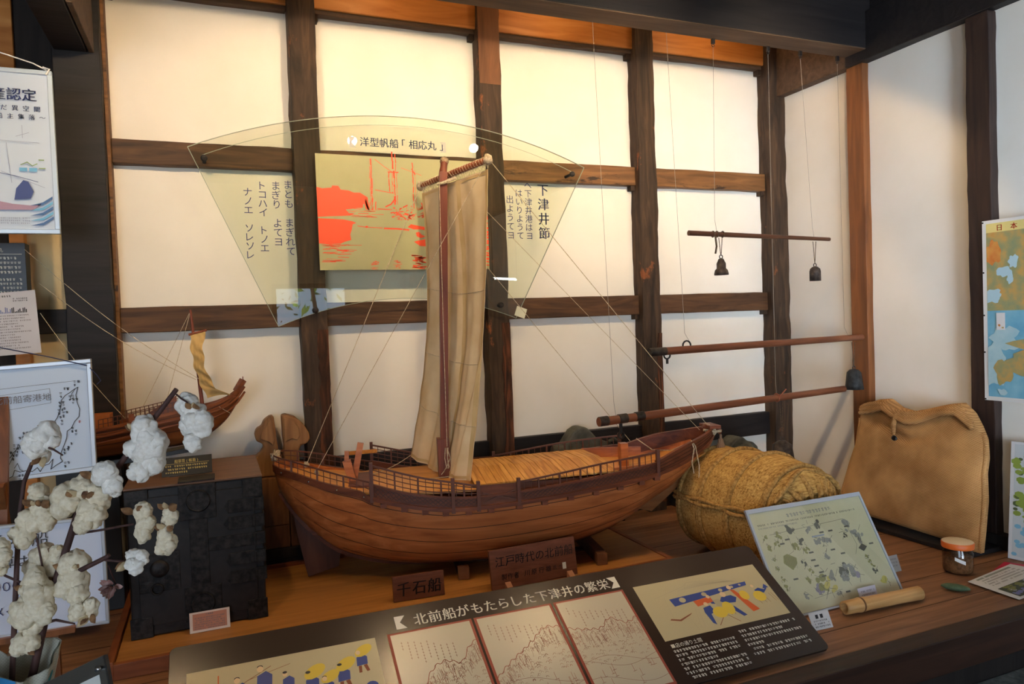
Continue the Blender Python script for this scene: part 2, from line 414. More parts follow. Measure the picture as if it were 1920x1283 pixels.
# big corner post on the left, and the thin cedar post and rails of the bay beyond it
trim(timber(-0.556, -0.385, -0.13, 0.0, 0.35, 3.3, 'z', 0.004, 0.08, 15), [M['black_beam']], 0.004)
trim(MB().box(-0.385, -0.371, -0.075, 0.0, 0.35, 3.0), [M['rail_light']], 0.002)
trim(MB().box(-0.752, -0.700, -0.05, 0.0, 0.35, 3.3), [M['orange_wood']], 0.003)
for z0, z1 in ((2.176, 2.285), (1.465, 1.565)):
    trim(timber(-3.9, -0.556, -0.05, 0, z0, z1, 'x', 0.002, 0.2, z0), [M['black_beam']])
trim(MB().box(-0.700, -0.556, -0.03, 0, 2.42, 3.4), [M['dark_board']])
trim(MB().box(-0.700, -0.556, -0.006, 0, 0.36, 2.42), [speckle('ochre_plaster', srgb(222, 198, 150), srgb(230, 208, 162), 3, 0.9, 0.04)], 0)
trim(MB().box(-2.2, -0.752, -0.03, 0, 0.36, 3.4), [M['dark_board']])
# worn outer faces: the old mortised strips on the two middle posts
def worn(x0, x1, z0, z1, sd):
    mb = MB(); k = int((z1 - z0) / 0.035); L = []; Rr = []
    rows = []
    for i in range(k + 1):
        z = z0 + (z1 - z0) * i / k
        w = mnoise.noise(Vector((sd, z * 7, 0)))
        xs = x0 + 0.018 * w + 0.012 * mnoise.noise(Vector((sd + 3, z * 25, 0)))
        row = []
        for j in range(6):
            x = xs + (x1 + 0.003 * mnoise.noise(Vector((sd + 8, z * 30, 0))) - xs) * j / 5
            d = 0.0035 + 0.004 * abs(mnoise.noise(Vector((x * 60, z * 14, sd))))
            row.append((x, YP - d, z))
        rows.append(row)
    mb.sheet(rows, (0, 0.004, 0))
    return mb
trim(worn(0.432, 0.482, 0.36, 1.44, 3), [M['post_worn']], 0)
trim(worn(1.35, 1.394, 0.74, 1.44, 5), [M['post_worn']], 0)
trim(worn(2.28, 2.312, 0.40, 1.35, 8), [M['post_worn']], 0)
trim(MB().box(1.279, 1.392, YP - 0.004, YP, 2.645, 3.03), [grain('brown_patch_board', [(0.3, srgb(92, 58, 34)), (0.7, srgb(122, 80, 48))], (20, 20, 3), 0.6, 0.1)], 0.001)
# rails
bays = [(-0.371, 0.363), (0.4815, 1.277), (1.394, 2.198), (2.311, 3.112)]
for i, (x0, x1) in enumerate(bays):
    trim(timber(x0, x1, -0.05, 0, 2.176, 2.279, 'x', 0.0025, 0.1, 20 + i), [M['rail'] if i in (0, 1) else M['rail_light']])
    trim(timber(x0, x1, -0.05, 0, 1.457, 1.565, 'x', 0.002, 0.1, 30 + i), [M['rail']])
    trim(timber(x0, x1, -0.04, 0, 0.700, 0.834, 'x', 0.002, 0.1, 40 + i), [M['black_beam']])
    dz = 0.045 if i == 0 else 0
    trim(timber(x0, x1, -0.045, 0, 2.905, 2.93, 'x', 0.003, 0.1, 50 + i), [M['grey_brown']])
trim(MB().box(-0.371, XR, -0.03, 0, 0.35, 0.47), [M['black_beam']])
# sawn-off mortise blocks at the corners of the plaster panels
for x, z in ((0.492, 2.90), (-0.355, 2.90), (1.264, 2.90), (2.186, 2.90), (3.10, 2.90), (3.10, 2.175), (3.10, 1.456), (2.186, 2.175), (2.186, 1.456)):
    trim(MB().box(x - 0.013, x + 0.013, -0.04, 0, z - 0.025, z + 0.01), [M['post']], 0)
# cedar plate above the wall
trim(timber(-0.371, XR, -0.06, 0, 2.926, 3.24, 'x', 0.002, 0.3, 60), [M['orange_wood']])
trim(MB().box(-0.38, XR, -0.60, -0.06, 3.19, 3.22), [M['orange_wood']])
# the great dark beam in front of the recess, its lit underside painted as a paler layer
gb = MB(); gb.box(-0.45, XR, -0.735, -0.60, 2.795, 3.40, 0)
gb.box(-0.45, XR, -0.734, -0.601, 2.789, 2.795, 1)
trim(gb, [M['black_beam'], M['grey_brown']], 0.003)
# the beam running to the corner post, upper left, with a thin brown board painted as its warm-lit right face
trim(MB().box(-0.548, -0.43, -2.4, -0.13, 2.60, 2.9), [M['black_beam']])
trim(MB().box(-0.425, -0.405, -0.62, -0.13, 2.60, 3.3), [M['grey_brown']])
# the right wall: top beam, posts, sill
trim(timber(XR - 0.06, XR, -0.60, 0.0, 2.737, 3.02, 'y', 0.002, 0.2, 71), [M['grey_brown']])
trim(timber(XR - 0.065, XR, -7, -0.60, 2.737, 2.985, 'y', 0.003, 0.2, 72), [M['black_beam']])
trim(MB().box(XR - 0.03, XR, -7, -0.60, 2.985, 3.2), [M['black_beam']])
trim(MB().box(XR - 0.05, XR, -0.60, 0, 3.02, 3.2), [M['orange_wood']])
trim(timber(XR - 0.045, XR, -0.692, -0.585, 0.35, 2.737, 'z', 0.0015, 0.1, 73), [M['brown_post']])
trim(timber(XR - 0.05, XR, -1.362, -1.254, 0.35, 2.737, 'z', 0.003, 0.07, 74), [M['dark_post2']])
trim(timber(XR - 0.05, XR, -2.3, -2.19, 0.35, 2.737, 'z', 0.003, 0.1, 75), [M['dark_post2']])
trim(MB().box(XR - 0.06, XR, -7, -0.75, 0.35, 0.415), [M['dark_board']])
trim(timber(XR - 0.05, XR, -7, -0.0, 3.2, 3.4, 'y', 0.002, 0.3, 76), [M['black_beam']])

tu = MB(); tu.tube([(2.72, -3.8, 1.90), (2.98, -3.8, 1.885)], 0.012, 12)
m_, n_, l_, b_ = new_mat('tube_light'); b_.inputs['Emission Color'].default_value = (0.9, 0.97, 1, 1); b_.inputs['Emission Strength'].default_value = 22
lamp = thing('fluorescent_lamp', 'short white fluorescent tube hung behind the viewer, mirrored in the glass fan panel', 'lamp', (2.85, -3.8, 1.9))
tu.build('tube', m_, lamp)
for x in (2.715, 2.985):
    k_ = MB(); k_.tube([(x, -3.8, 1.89), (x, -3.8, 3.40)], 0.004, 6); k_.tube([(x - .012, -3.8, 1.893), (x + .012, -3.8, 1.893)], .015, 10); k_.build('hanger', M['black'], lamp)
# ------------------------------------------------------------------ outside and the openings behind the photographer
op = MB(); op.box(0.72, 0.78, -7.12, -6.96, 0, ZD + 0.06); op.box(1.72, 1.78, -7.12, -6.96, 0, ZD + 0.06); op.box(0.72, 1.78, -7.12, -6.96, ZD, ZD + 0.06)
struct('door_1', op, M['black_beam'])
op = MB()
for x in (-2.98, -1.92, -0.87): op.box(x, x + 0.05, -7.1, -7.0, 0.6, 2.4)
op.box(-2.98, -0.82, -7.1, -7.0, 2.36, 2.42); op.box(-2.98, -0.82, -7.1, -7.0, 0.58, 0.64)
struct('window_1', op, M['black_beam'])
struct('ground', MB().box(-8, 8, -16, -7.1, -0.2, -0.02), M['earth'])
lv = MB(); rr = random.Random(5)
for i in range(900):
    c = Vector((rr.uniform(-1.2, 4.4), rr.uniform(-9.6, -8.4), rr.uniform(0.2, 3.2)))
    u = Vector((rr.uniform(-1, 1), rr.uniform(-1, 1), rr.uniform(-1, 1))).normalized(); w = u.orthogonal().normalized(); s_ = rr.uniform(0.03, 0.075)
    lv.add([c - u * s_ * 1.6, c - w * s_ * 0.6, c + u * s_ * 1.6, c + w * s_ * 0.6], [(0, 1, 2, 3)], rr.randrange(2))
for x in (0.4, 1.5, 2.6): lv.tube([(x, -9.2, 0), (x + 0.1, -9.1, 1.4), (x - 0.1, -9.0, 3.0)], [0.05, 0.04, 0.02], 8, 2)
o = lv.build('garden_foliage', [flat('leaf_green', srgb(150, 190, 90), 0.5), flat('leaf_dark', srgb(70, 110, 60), 0.5), M['post']])
tag(o, 'sunlit garden leaves outside the doorway, mirrored in the glass fan panel', 'foliage', kind='stuff')
sun = add_light('sun', 'SUN', (0, -12, 8), (1.5, -8.5, 1), 90.0, (1, 0.95, 0.85)); sun.data.angle = 0.01
# ================================================================== THE LARGE SHIP MODEL
def interp(x, xs, ys):
    if x <= xs[0]: return ys[0]
    for i in range(len(xs) - 1):
        if x <= xs[i + 1]:
            t = (x - xs[i]) / (xs[i + 1] - xs[i]); return ys[i] + (ys[i + 1] - ys[i]) * t
    return ys[-1]
def smooth_interp(x, xs, ys):
    """Catmull-Rom through the points"""
    n = len(xs)
    if x <= xs[0]: return ys[0]
    if x >= xs[-1]: return ys[-1]
    for i in range(n - 1):
        if x <= xs[i + 1]:
            h = xs[i + 1] - xs[i]; t = (x - xs[i]) / h
            d0 = (ys[i + 1] - ys[i - 1]) / (xs[i + 1] - xs[i - 1]) if i else (ys[1] - ys[0]) / h
            d1 = (ys[i + 2] - ys[i]) / (xs[i + 2] - xs[i]) if i + 2 < n else (ys[i + 1] - ys[i]) / h
            return (2 * t**3 - 3 * t * t + 1) * ys[i] + (t**3 - 2 * t * t + t) * h * d0 + (-2 * t**3 + 3 * t * t) * ys[i + 1] + (t**3 - t * t) * h * d1
YC = -0.56
HBX = [.176, .2, .25, .35, .5, .65, .8, 1.0, 1.3, 1.5, 1.7, 1.9, 2.02, 2.10, 2.145]
HBY = [.036, .08, .115, .163, .208, .248, .27, .28, .278, .265, .236, .178, .118, .062, .012]
HSX = [.176, .291, .375, .458, .535, .571, .704, .849, .975, 1.149, 1.443, 1.766, 1.937, 2.021, 2.145]
HSZ = [.894, .862, .833, .810, .790, .770, .736, .712, .709, .715, .738, .770, .807, .836, .882]
HKX = [.176, .181, .189, .209, .269, .352, .437, .569, .70, .85, 1.03, 1.272, 1.45, 1.572, 1.70, 1.781, 1.94, 2.078, 2.145]
HKZ = [.885, .850, .802, .757, .661, .570, .505, .457, .433, .423, .421, .436, .462, .495, .552, .604, .694, .828, .878]
hb = lambda x: max(0.0, smooth_interp(x, HBX, HBY))
hs = lambda x: smooth_interp(x, HSX, HSZ)
hk = lambda x: min(hs(x) - 0.004, smooth_interp(x, HKX, HKZ))
def hull_pt(x, t, side, out=0.0):
    k, s_, w = hk(x), hs(x), hb(x)
    flat_ = 0.16 + 0.10 * math.sin(PI * (x - .18) / 2.08)          # flat keel plank, flared strakes, upright sides
    f = (1 - (1 - t) ** 2.3) ** 0.72
    y = w * (flat_ * min(1, t * 12) + (1 - flat_) * f) if t > 0 else 0.0
    return Vector((x, YC + side * (y + out), k + (s_ - k) * t))
M['hull'] = grain('varnished_hull_planks', [(0.3, srgb(152, 84, 46)), (0.55, srgb(192, 114, 64)), (0.75, srgb(212, 136, 82))], (1.6, 22, 22), 0.32, 0.06, coat=0.45)
M['hull_dark'] = grain('red_brown_trim_wood', [(0.3, srgb(86, 44, 28)), (0.6, srgb(114, 62, 40)), (0.8, srgb(132, 78, 52))], (3, 30, 30), 0.45, 0.08)
M['seam'] = flat('plank_seam', srgb(58, 28, 14), 0.7)
M['deck'] = grain('honey_deck_boards', [(0.3, srgb(190, 128, 62)), (0.55, srgb(214, 152, 80)), (0.75, srgb(226, 168, 96))], (3, 26, 26), 0.45, 0.06)
M['hatch'] = grain('golden_hatch_boards', [(0.3, srgb(176, 116, 48)), (0.5, srgb(214, 156, 78)), (0.72, srgb(236, 186, 108))], (30, 3, 12), 0.5, 0.1)
M['carv'] = flat('carving_line', srgb(76, 40, 26), 0.6)
M['lattice'] = flat('lattice_wood', srgb(92, 50, 34), 0.5)
M['mast'] = grain('mast_wood', [(0.3, srgb(98, 46, 28)), (0.6, srgb(124, 62, 38)), (0.8, srgb(140, 76, 48))], (24, 24, 2), 0.4, 0.05)
M['yard'] = grain('yard_wood', [(0.3, srgb(130, 66, 38)), (0.7, srgb(164, 92, 56))], (20, 20, 20), 0.45, 0.05)
M['rope'] = speckle('pale_rope', srgb(176, 158, 128), srgb(216, 200, 172), 120, 0.9, 0.4)
M['metal_pin'] = flat('bright_nail', srgb(220, 216, 210), 0.25, 1.0)
M['tassel'] = weave('grey_brown_tassel', srgb(110, 88, 72), srgb(150, 126, 106), 900, 60, 0.95, 0.4)
M['block_end'] = grain('block_wood', [(0.3, srgb(110, 70, 48)), (0.7, srgb(140, 94, 66))], (10, 10, 10), .6, .1)
M['rudder'] = grain('dark_rudder_wood', [(0.3, srgb(66, 38, 28)), (0.7, srgb(92, 56, 42))], (20, 20, 3), 0.5, 0.08)

def frange(a, b, n): return [a + (b - a) * i / n for i in range(n + 1)]
ship = thing('ship_model', 'large varnished wooden sailing ship model with a tall cream sail on the amber tray', 'ship model', (1.2, YC, 0.42))
# hull
mb = MB()
xs = frange(.177, 2.144, 84); ts = [0, .04, .1, .18, .27, .37, .47, .57, .67, .77, .87, .94, 1]
rows = [[hull_pt(x, t, -1) for t in ts[::-1]] + [hull_pt(x, t, 1) for t in ts[1:]] for x in xs]
mb.grid(rows, 0, True)
mb.grid([[hull_pt(x, t, -1, -0.012) for t in ts[::-1][:9]] for x in xs[3:-3]], 0, True, True)
mb.grid([[hull_pt(x, t, 1, -0.012) for t in ts[4:]] for x in xs[3:-3]], 0, True, True)
for t, x0, x1 in ((.9, .19, 1.8), (.70, .235, 2.03), (.5, .265, 2.0), (.3, .34, 1.88), (.13, .45, 1.68)):
    for side in (-1, 1):
        r1, r2 = [], []
        for x in frange(x0, x1, 60):
            r1.append(hull_pt(x, t, side, 0.0006)); r2.append(hull_pt(x, t + 0.0095, side, 0.0006))
        mb.grid([r1, r2] if side < 0 else [r2, r1], 1, True)
mb.build('hull', [M['hull'], M['seam']], ship)
# keel band
mb = MB(); pts = [Vector((x, YC, hk(x) - 0.004)) for x in frange(.2, 1.70, 60)]
for a, b_ in zip(pts, pts[1:]): mb.bar(a, b_, 0.05, 0.014)
mb.build('keel', M['hull_dark'], ship)
# gunwale strake with bright nails
mb = MB()
for side in (-1, 1):
    rr_ = [[hull_pt(x, 1, side, o_) + Vector((0, 0, dz)) for o_, dz in ((0.0, -.026), (.006, -.026), (.006, .003), (-.014, .003))] for x in frange(.180, .58, 24)]
    mb.grid(rr_, 0, False, side > 0)
for px in (.22, .33, .44, .545):
    p = hull_pt(px, 1, -1, 0.007) + Vector((0, 0, -.012)); mb.sphere(p, 0.0042, 8, 6, 1)
mb.build('gunwale', [M['hull_dark'], M['metal_pin']], ship)
# decks
DX = [.2, .36, .53, .68, .93, 1.2]; DZ = [.857, .822, .790, .783, .781, .780]
mb = MB()
def deck_z(x): return interp(x, DX, DZ)
rows = [[(x, YC + s_ * max(0.01, hb(x) - (0.012 if x < .56 else -0.004)), deck_z(x)) for s_ in (-1, -.5, 0, .5, 1)] for x in frange(.2, 1.0, 24)]
mb.sheet(rows, (0, 0, -0.008), 0, False)
mb.build('main_deck', M['deck'], ship)
mb = MB()
rows = [[(x, YC + s_ * max(0.006, hb(x) - 0.014), .768 + 0.05 * max(0, (x - 1.80) / .3)) for s_ in (-1, 0, 1)] for x in frange(1.56, 2.08, 14)]
mb.sheet(rows, (0, 0, -0.008), 0, False)
mb.build('bow_deck', M['deck'], ship)
# low gabled roof of hatch boards over the waist
mb = MB(); x0, x1 = .985, 1.590; n = 26
for i in range(n):
    a, b_ = x0 + (x1 - x0) * i / n, x0 + (x1 - x0) * (i + 1) / n - 0.0012; dz = random.uniform(-.001, .001)
    for sd in (-1, 1):
        y0, y1 = YC, YC + sd * 0.268
        up = .012 * i / n
        mb.hexa([(a, y0, .806 + dz + up), (b_, y0, .806 + dz + up), (b_, y1, .790 + dz + up), (a, y1, .790 + dz + up),
                 (a, y0, .812 + dz + up), (b_, y0, .812 + dz + up), (b_, y1, .796 + dz + up), (a, y1, .796 + dz + up)], 0)
mb.build('hatch_roof', M['hatch'], ship)
for nm, bx_ in (('hatch_end', (1.568, 1.582, YC - .25, YC + .25, .755, .80)), ('hatch_end', (.995, 1.006, YC - .26, YC + .26, .77, .795)), ('hatch_coaming', (1.0, 1.57, YC - .262, YC - .254, .74, .790)), ('hatch_coaming', (1.0, 1.57, YC + .254, YC + .262, .74, .790))):
    MB().box(*bx_).build(nm, M['hull_dark'], ship)

# upper bulwark: solid lower panel, lattice above
OUT = 0.02
TX = [.577, .709, .791, .891, .99, 1.152, 1.308, 1.517, 1.775]; TZ = [.903, .864, .842, .822, .803, .804, .822, .848, .869]
SX = [.574, .706, .788, .888, .977, 1.162, 1.329, 1.774]; SZ = [.827, .788, .772, .760, .755, .763, .777, .821]
tz = lambda x: smooth_interp(x, TX, TZ)
sz_ = lambda x: smooth_interp(x, SX, SZ)
wz = lambda x: hs(x)
def side_pt(x, z, sd, out=OUT): return Vector((x, YC + sd * (hb(x) + out), z))
def strip(mb, xa, xb, z0f, z1f, sd, out, th, m=0, n=40):
    rows = [[side_pt(x, z0f(x), sd, out), side_pt(x, z1f(x), sd, out), side_pt(x, z1f(x), sd, out - th), side_pt(x, z0f(x), sd, out - th), side_pt(x, z0f(x), sd, out)] for x in frange(xa, xb, n)]
    mb.grid(rows, m, False, sd > 0)
    for r, fl in ((rows[0], sd > 0), (rows[-1], sd < 0)): mb.add(r[:4], [(0, 1, 2, 3) if not fl else (3, 2, 1, 0)], m)
for sd in (-1, 1):
    mb = MB()
    strip(mb, .577, 1.775, lambda x: wz(x) + .008, lambda x: sz_(x) - .004, sd, OUT, .006, 0)
    for x in frange(.59, 1.76, 58):                                    # carved diamond pattern
        if .98 < x < 1.16: continue
        zl, zh = wz(x) + .012, sz_(x) - .008; h = zh - zl
        for a, b_ in (((x, zl), (x + .02, zl + h / 2)), ((x + .02, zl + h / 2), (x, zh)), ((x + .02, zl), (x, zl + h / 2)), ((x, zl + h / 2), (x + .02, zh))):
            mb.bar(side_pt(a[0], a[1], sd, OUT + .0008), side_pt(b_[0], b_[1], sd, OUT + .0008), .0022, .0022, 1, (0, 1, 0))
    mb.build('bulwark_panel', [M['hull_dark'], M['carv']], ship)
    mb = MB()
    strip(mb, .56, 1.79, lambda x: wz(x) - .006, lambda x: wz(x) + .009, sd, OUT + .014, .030)      # wale ledge
    mb.build('wale', M['hull_dark'], ship)
    mb = MB()
    strip(mb, .577, 1.775, lambda x: sz_(x) - .005, lambda x: sz_(x) + .003, sd, OUT + .007, .016)
    mb.build('sill_rail', M['hull_dark'], ship)
    # brackets under the wale
    for x in (.62, .70, .78, .86, .95, 1.04, 1.155, 1.26, 1.37, 1.48, 1.59, 1.69, 1.765):
        mb = MB(); p = side_pt(x, wz(x) - .013, sd, OUT + .006); mb.box(p.x - .012, p.x + .012, p.y - .012, p.y + .012, p.z - .008, p.z + .008)
        mb.build('wale_bracket', M['hull_dark'], ship)
    mb = MB()                                                             # lattice rail
    strip(mb, .577, .995, lambda x: tz(x) - .007, tz, sd, OUT + .003, .008)
    strip(mb, 1.15, 1.775, lambda x: tz(x) - .007, tz, sd, OUT + .003, .008)
    for xa, xb, nr in ((.577, .995, 4), (1.15, 1.775, 1)):
        for q in range(1, nr):
            strip(mb, xa, xb, lambda x, q=q: sz_(x) + (tz(x) - sz_(x)) * q / nr - .0016, lambda x, q=q: sz_(x) + (tz(x) - sz_(x)) * q / nr + .0016, sd, OUT + .001, .004)
        k = int((xb - xa) / .029)
        for i, x in enumerate(frange(xa, xb, k)):
            w = .0085 if i % 3 == 0 else .0032
            mb.bar(side_pt(x, sz_(x), sd, OUT), side_pt(x, tz(x) - .002, sd, OUT), w, w * .8, 0, (1, 0, 0))
    mb.build('lattice_rail', M['lattice'], ship)
    for x, zt in ((.577, .912), (.891, .836), (.992, .818), (1.155, .819), (1.775, .877)):      # tall posts
        mb = MB(); mb.bar(side_pt(x, wz(x) - .012, sd, OUT + .006), side_pt(x, zt, sd, OUT + .006), .017, .014, 0, (1, 0, 0))
        mb.build('bulwark_post', M['lattice'], ship)
    mb = MB()                                                             # braced gangway panel
    rows = [[side_pt(x, wz(x) + .006, sd, OUT), side_pt(x, .798, sd, OUT)] for x in frange(.998, 1.15, 6)]
    mb.sheet(rows, (0, -sd * .006, 0), 0, False)
    mb.bar(side_pt(1.01, .728, sd, OUT + .003), side_pt(1.14, .772, sd, OUT + .003), .006, .005, 1, (0, 1, 0))
    mb.bar(side_pt(1.01, .768, sd, OUT + .003), side_pt(1.14, .734, sd, OUT + .003), .006, .005, 1, (0, 1, 0))
    mb.build('gangway_panel', [M['hull_dark'], M['lattice']], ship)
    # stern rail
    QX = [.18, .293, .378, .46, .545, .577]; QZ = [.938, .911, .886, .861, .838, .830]
    qz = lambda x: smooth_interp(x, QX, QZ)
    mb = MB()
    strip(mb, .180, .572, lambda x: qz(x) - .006, qz, sd, .002, .008)
    strip(mb, .180, .572, lambda x: hs(x) + (qz(x) - hs(x)) * .5 - .0015, lambda x: hs(x) + (qz(x) - hs(x)) * .5 + .0015, sd, .001, .004)
    for i, x in enumerate(frange(.185, .57, 15)):
        w = .009 if i % 4 == 3 else .0034
        mb.bar(side_pt(x, hs(x), sd, 0), side_pt(x, qz(x) - .002, sd, 0), w, w * .8, 0, (1, 0, 0))
    mb.build('stern_rail', M['lattice'], ship)
    # bow bulwark of plain planks
    BX = [1.775, 1.805, 1.87, 1.939, 2.042, 2.15]; BZ = [.822, .829, .851, .872, .893, .918]
    bz = lambda x: smooth_interp(x, BX, BZ)
    mb = MB(); nb = 20
    rows = [[side_pt(x, wz(x) - .002, sd, .004), side_pt(x, wz(x) + (bz(x) - wz(x)) * .5, sd, .006), side_pt(x, bz(x), sd, .008), side_pt(x, bz(x), sd, -.006), side_pt(x, wz(x) - .002, sd, -.008)] for x in frange(1.775, 2.142, nb)]
    mb.grid(rows, 0, False, sd > 0)
    for q in (.25, .5, .75):
        strip(mb, 1.78, 2.135, lambda x: wz(x) + (bz(x) - wz(x)) * q - .001, lambda x: wz(x) + (bz(x) - wz(x)) * q + .001, sd, .0078, .002, 1, nb)
    strip(mb, 1.775, 2.147, lambda x: bz(x) - .004, lambda x: bz(x) + .004, sd, .012, .022, 0, nb)
    strip(mb, 1.78, 2.14, lambda x: wz(x) - .012, lambda x: wz(x) + .004, sd, .012, .016, 0, nb)
    mb.build('bow_bulwark', [M['hull_dark'], M['seam']], ship)
# inner boards of the bow, red-brown
for sd in (-1, 1):
    mb = MB(); rows = [[(x, YC + sd * (hb(x) - .016), .76), (x, YC + sd * (hb(x) - .012), .815)] for x in frange(1.58, 1.86, 8)]
    mb.sheet(rows, (0, sd * .006, 0), 0, False)
    mb.build('inner_side_board', M['hull'], ship)
mb = MB(); mb.box(1.69, 1.725, YC - .02, YC + .02, .765, .872); mb.build('bow_bitt', M['hull'], ship)
# stem: deep raked blade of plank
mb = MB()
out = [(2.168, .918), (2.150, .869), (2.117, .808), (2.048, .738), (1.939, .634), (1.831, .550), (1.775, .565), (1.775, .600), (1.94, .700), (2.065, .818), (2.125, .875), (2.13, .918)]
mb.prism([(x, YC - .013, z) for x, z in out], (0, .026, 0))
mb.build('stem', grain('pale_stem_wood', [(0.3, srgb(124, 76, 38)), (0.7, srgb(158, 104, 58))], (3, 22, 22), 0.45, 0.06), ship)
mb = MB(); mb.box(2.11, 2.165, YC - .055, YC + .055, .917, .931)
mb.tube([(2.10, YC, .925), (2.17, YC - .01, .900), (2.185, YC - .012, .893)], [.012, .011, .013], 10)
mb.build('stem_head', M['hull_dark'], ship)
# rope lashings at bow and stern
mb = MB()
for i in range(6):
    a = i * .9
    mb.tube([(2.122 + .006 * i, YC + .03 * math.cos(a + k * PI / 3), .914 - .003 * i + .022 * math.sin(a + k * PI / 3)) for k in range(7)], .0034, 6)
mb.tube([(2.09, YC - .03, .911), (2.15, YC - .035, .901), (2.18, YC - .02, .899)], .006, 6)
mb.tube([(1.975, YC - .145, .888), (1.982, YC - .157, .853), (1.97, YC - .157, .793), (1.978, YC - .157, .743)], .0028, 6)
mb.tube([(1.975, YC - .145, .888), (1.99, YC - .155, .863), (2.005, YC - .155, .773), (2.0, YC - .155, .693)], .0024, 6)
mb.tube([(1.84, YC + .18, .855), (1.88, YC + .08, .815), (1.93, YC - .02, .825), (1.975, YC - .145, .883)], .0026, 6)
mb.build('bow_rope', M['rope'], ship)
mb = MB()
for i in range(5):
    mb.tube([(.190 + .012 * math.cos(k), YC - .02 + .045 * math.sin(k * 1.3 + i), .925 + .018 * math.sin(k * 2.1 + i * 2)) for k in range(6)], .004, 6)
mb.sphere((.32, YC - .11, .897), .012, 8, 6, 0, jit=.4); mb.sphere((.362, YC - .145, .868), .011, 8, 6, 0, jit=.4)
mb.build('stern_rope', M['rope'], ship)
# tassel under the stem head
mb = MB(); TC = (2.182, YC - .014)
mb.lathe([(.001, .893), (.006, .888), (.006, .873), (.012, .866), (.014, .853), (.019, .84), (.023, .79), (.024, .728), (.021, .722), (.001, .722)], (TC[0], TC[1], -.008), 18)
mb.build('tassel', M['tassel'], ship)
# rudder, rudder stock, tiller
mb = MB()
mb.prism([(x, YC - .009, z) for x, z in [(.246, .70), (.268, .664), (.352, .572), (.434, .507), (.425, .437), (.297, .4035), (.262, .58)]], (0, .018, 0))
mb.build('rudder', M['rudder'], ship)
mb = MB()
mb.bar((.500, YC - .02, .78), (.475, YC - .02, .885), .034, .026, 0, (0, 1, 0)); mb.bar((.475, YC - .02, .885), (.478, YC - .02, .925), .018, .018, 0, (0, 1, 0))
mb.build('rudder_stock', M['hull'], ship)
mb = MB(); mb.bar((.500, YC + .01, .785), (.536, YC + .01, .952), .026, .02, 0, (0, 1, 0)); mb.build('stern_post', M['hull'], ship)
mb = MB(); mb.bar((.474, YC - .02, .915), (.60, YC + .14, .89), .009, .016, 0); mb.build('tiller', M['deck'], ship)
mb = MB(); mb.box(.47, .58, YC - .14, YC + .14, .79, .799); mb.build('stern_beam', M['hull_dark'], ship)
# mast in its tabernacle
mb = MB(); mb.bar((.887, YC, .78), (.933, YC, 2.10), .034, .034, 0, (1, 0, 0))
mb.tube([(.933, YC, 2.10), (.937, YC, 2.125), (.940, YC, 2.155)], [.018, .015, .017], 10)
mast = mb.build('mast', M['mast'], ship)
mb = MB(); mb.sphere((.940, YC, 2.150), .019, 12, 8, 0, (1, 1, .9), .35); mb.build('mast_head_wrap', speckle('fibre_wrap', srgb(140, 118, 92), srgb(176, 152, 120), 90, .95, .6), mast)
mb = MB()
mb.hexa([(.862, YC - .035, .78), (.914, YC - .035, .78), (.914, YC + .03, .78), (.862, YC + .03, .78), (.860, YC - .03, .950), (.910, YC - .03, .950), (.910, YC + .028, .950), (.860, YC + .028, .950)])
mb.hexa([(.914, YC - .02, .78), (.967, YC - .02, .78), (.967, YC + .02, .78), (.914, YC + .02, .78), (.914, YC - .02, .826), (.947, YC - .02, .823), (.947, YC + .02, .823), (.914, YC + .02, .826)])
mb.build('mast_tabernacle', M['mast'], ship, 0.001)
mb = MB(); mb.tube([(.912, YC - .035, 2.05), (.905, YC - .036, 1.5), (.900, YC - .038, .918)], .0016, 6)
for dx in (0, .012): mb.tube([(.892 + dx, YC - .039, .913), (.888 + dx, YC - .04, .868), (.894 + dx, YC - .04, .828), (.902 - dx, YC - .041, .823), (.900 + dx, YC - .04, .868), (.899, YC - .039, .913)], .002, 6)
mb.tube([(.896, YC - .04, .833), (.880, YC - .042, .810), (.870, YC - .045, .800)], .0018, 6)
mb.build('halyard', M['rope'], ship)
# yard, with the sail laced to it
YA, YB = Vector((.854, -.285, 2.094)), Vector((1.092, -.794, 2.104))
mb = MB(); mb.tube([YA + (YB - YA) * k / 8 for k in range(9)], [.009, .0115, .013, .014, .0145, .0145, .0145, .014, .012], 12)
yard = mb.build('yard', M['yard'], ship)
mb = MB()
d = (YB - YA).normalized(); pu = d.cross(Vector((0, 0, 1))).normalized(); pv = pu.cross(d)
for k in range(26):
    c = YA + (YB - YA) * (k + .7) / 27
    mb.tube([c + (pu * math.cos(a) + pv * math.sin(a)) * .0155 + d * .004 * a / 6 for a in [q * PI / 4 for q in range(9)]], .0011, 4)
for k in range(30):
    a = YA + (YB - YA) * (k + .4) / 30; b_ = YA + (YB - YA) * (k + .9) / 30
    mb.tube([a + Vector((0, 0, -.012)), b_ + Vector((0, 0, -.036))], .0011, 4); mb.tube([b_ + Vector((0, 0, -.036)), a + d * .017 + Vector((0, 0, -.012))], .0011, 4)
mb.tube([(.97, YC + .02, 2.075), (.915, YC + .012, 2.055), (.908, YC - .025, 2.045), (.93, YC - .03, 2.05), (.985, YC - .01, 2.075)], .007, 8)
for c in (YA, YB): mb.sphere(c, .019, 8, 6, 0, jit=.5)
mb.build('yard_lacing', M['rope'], yard)
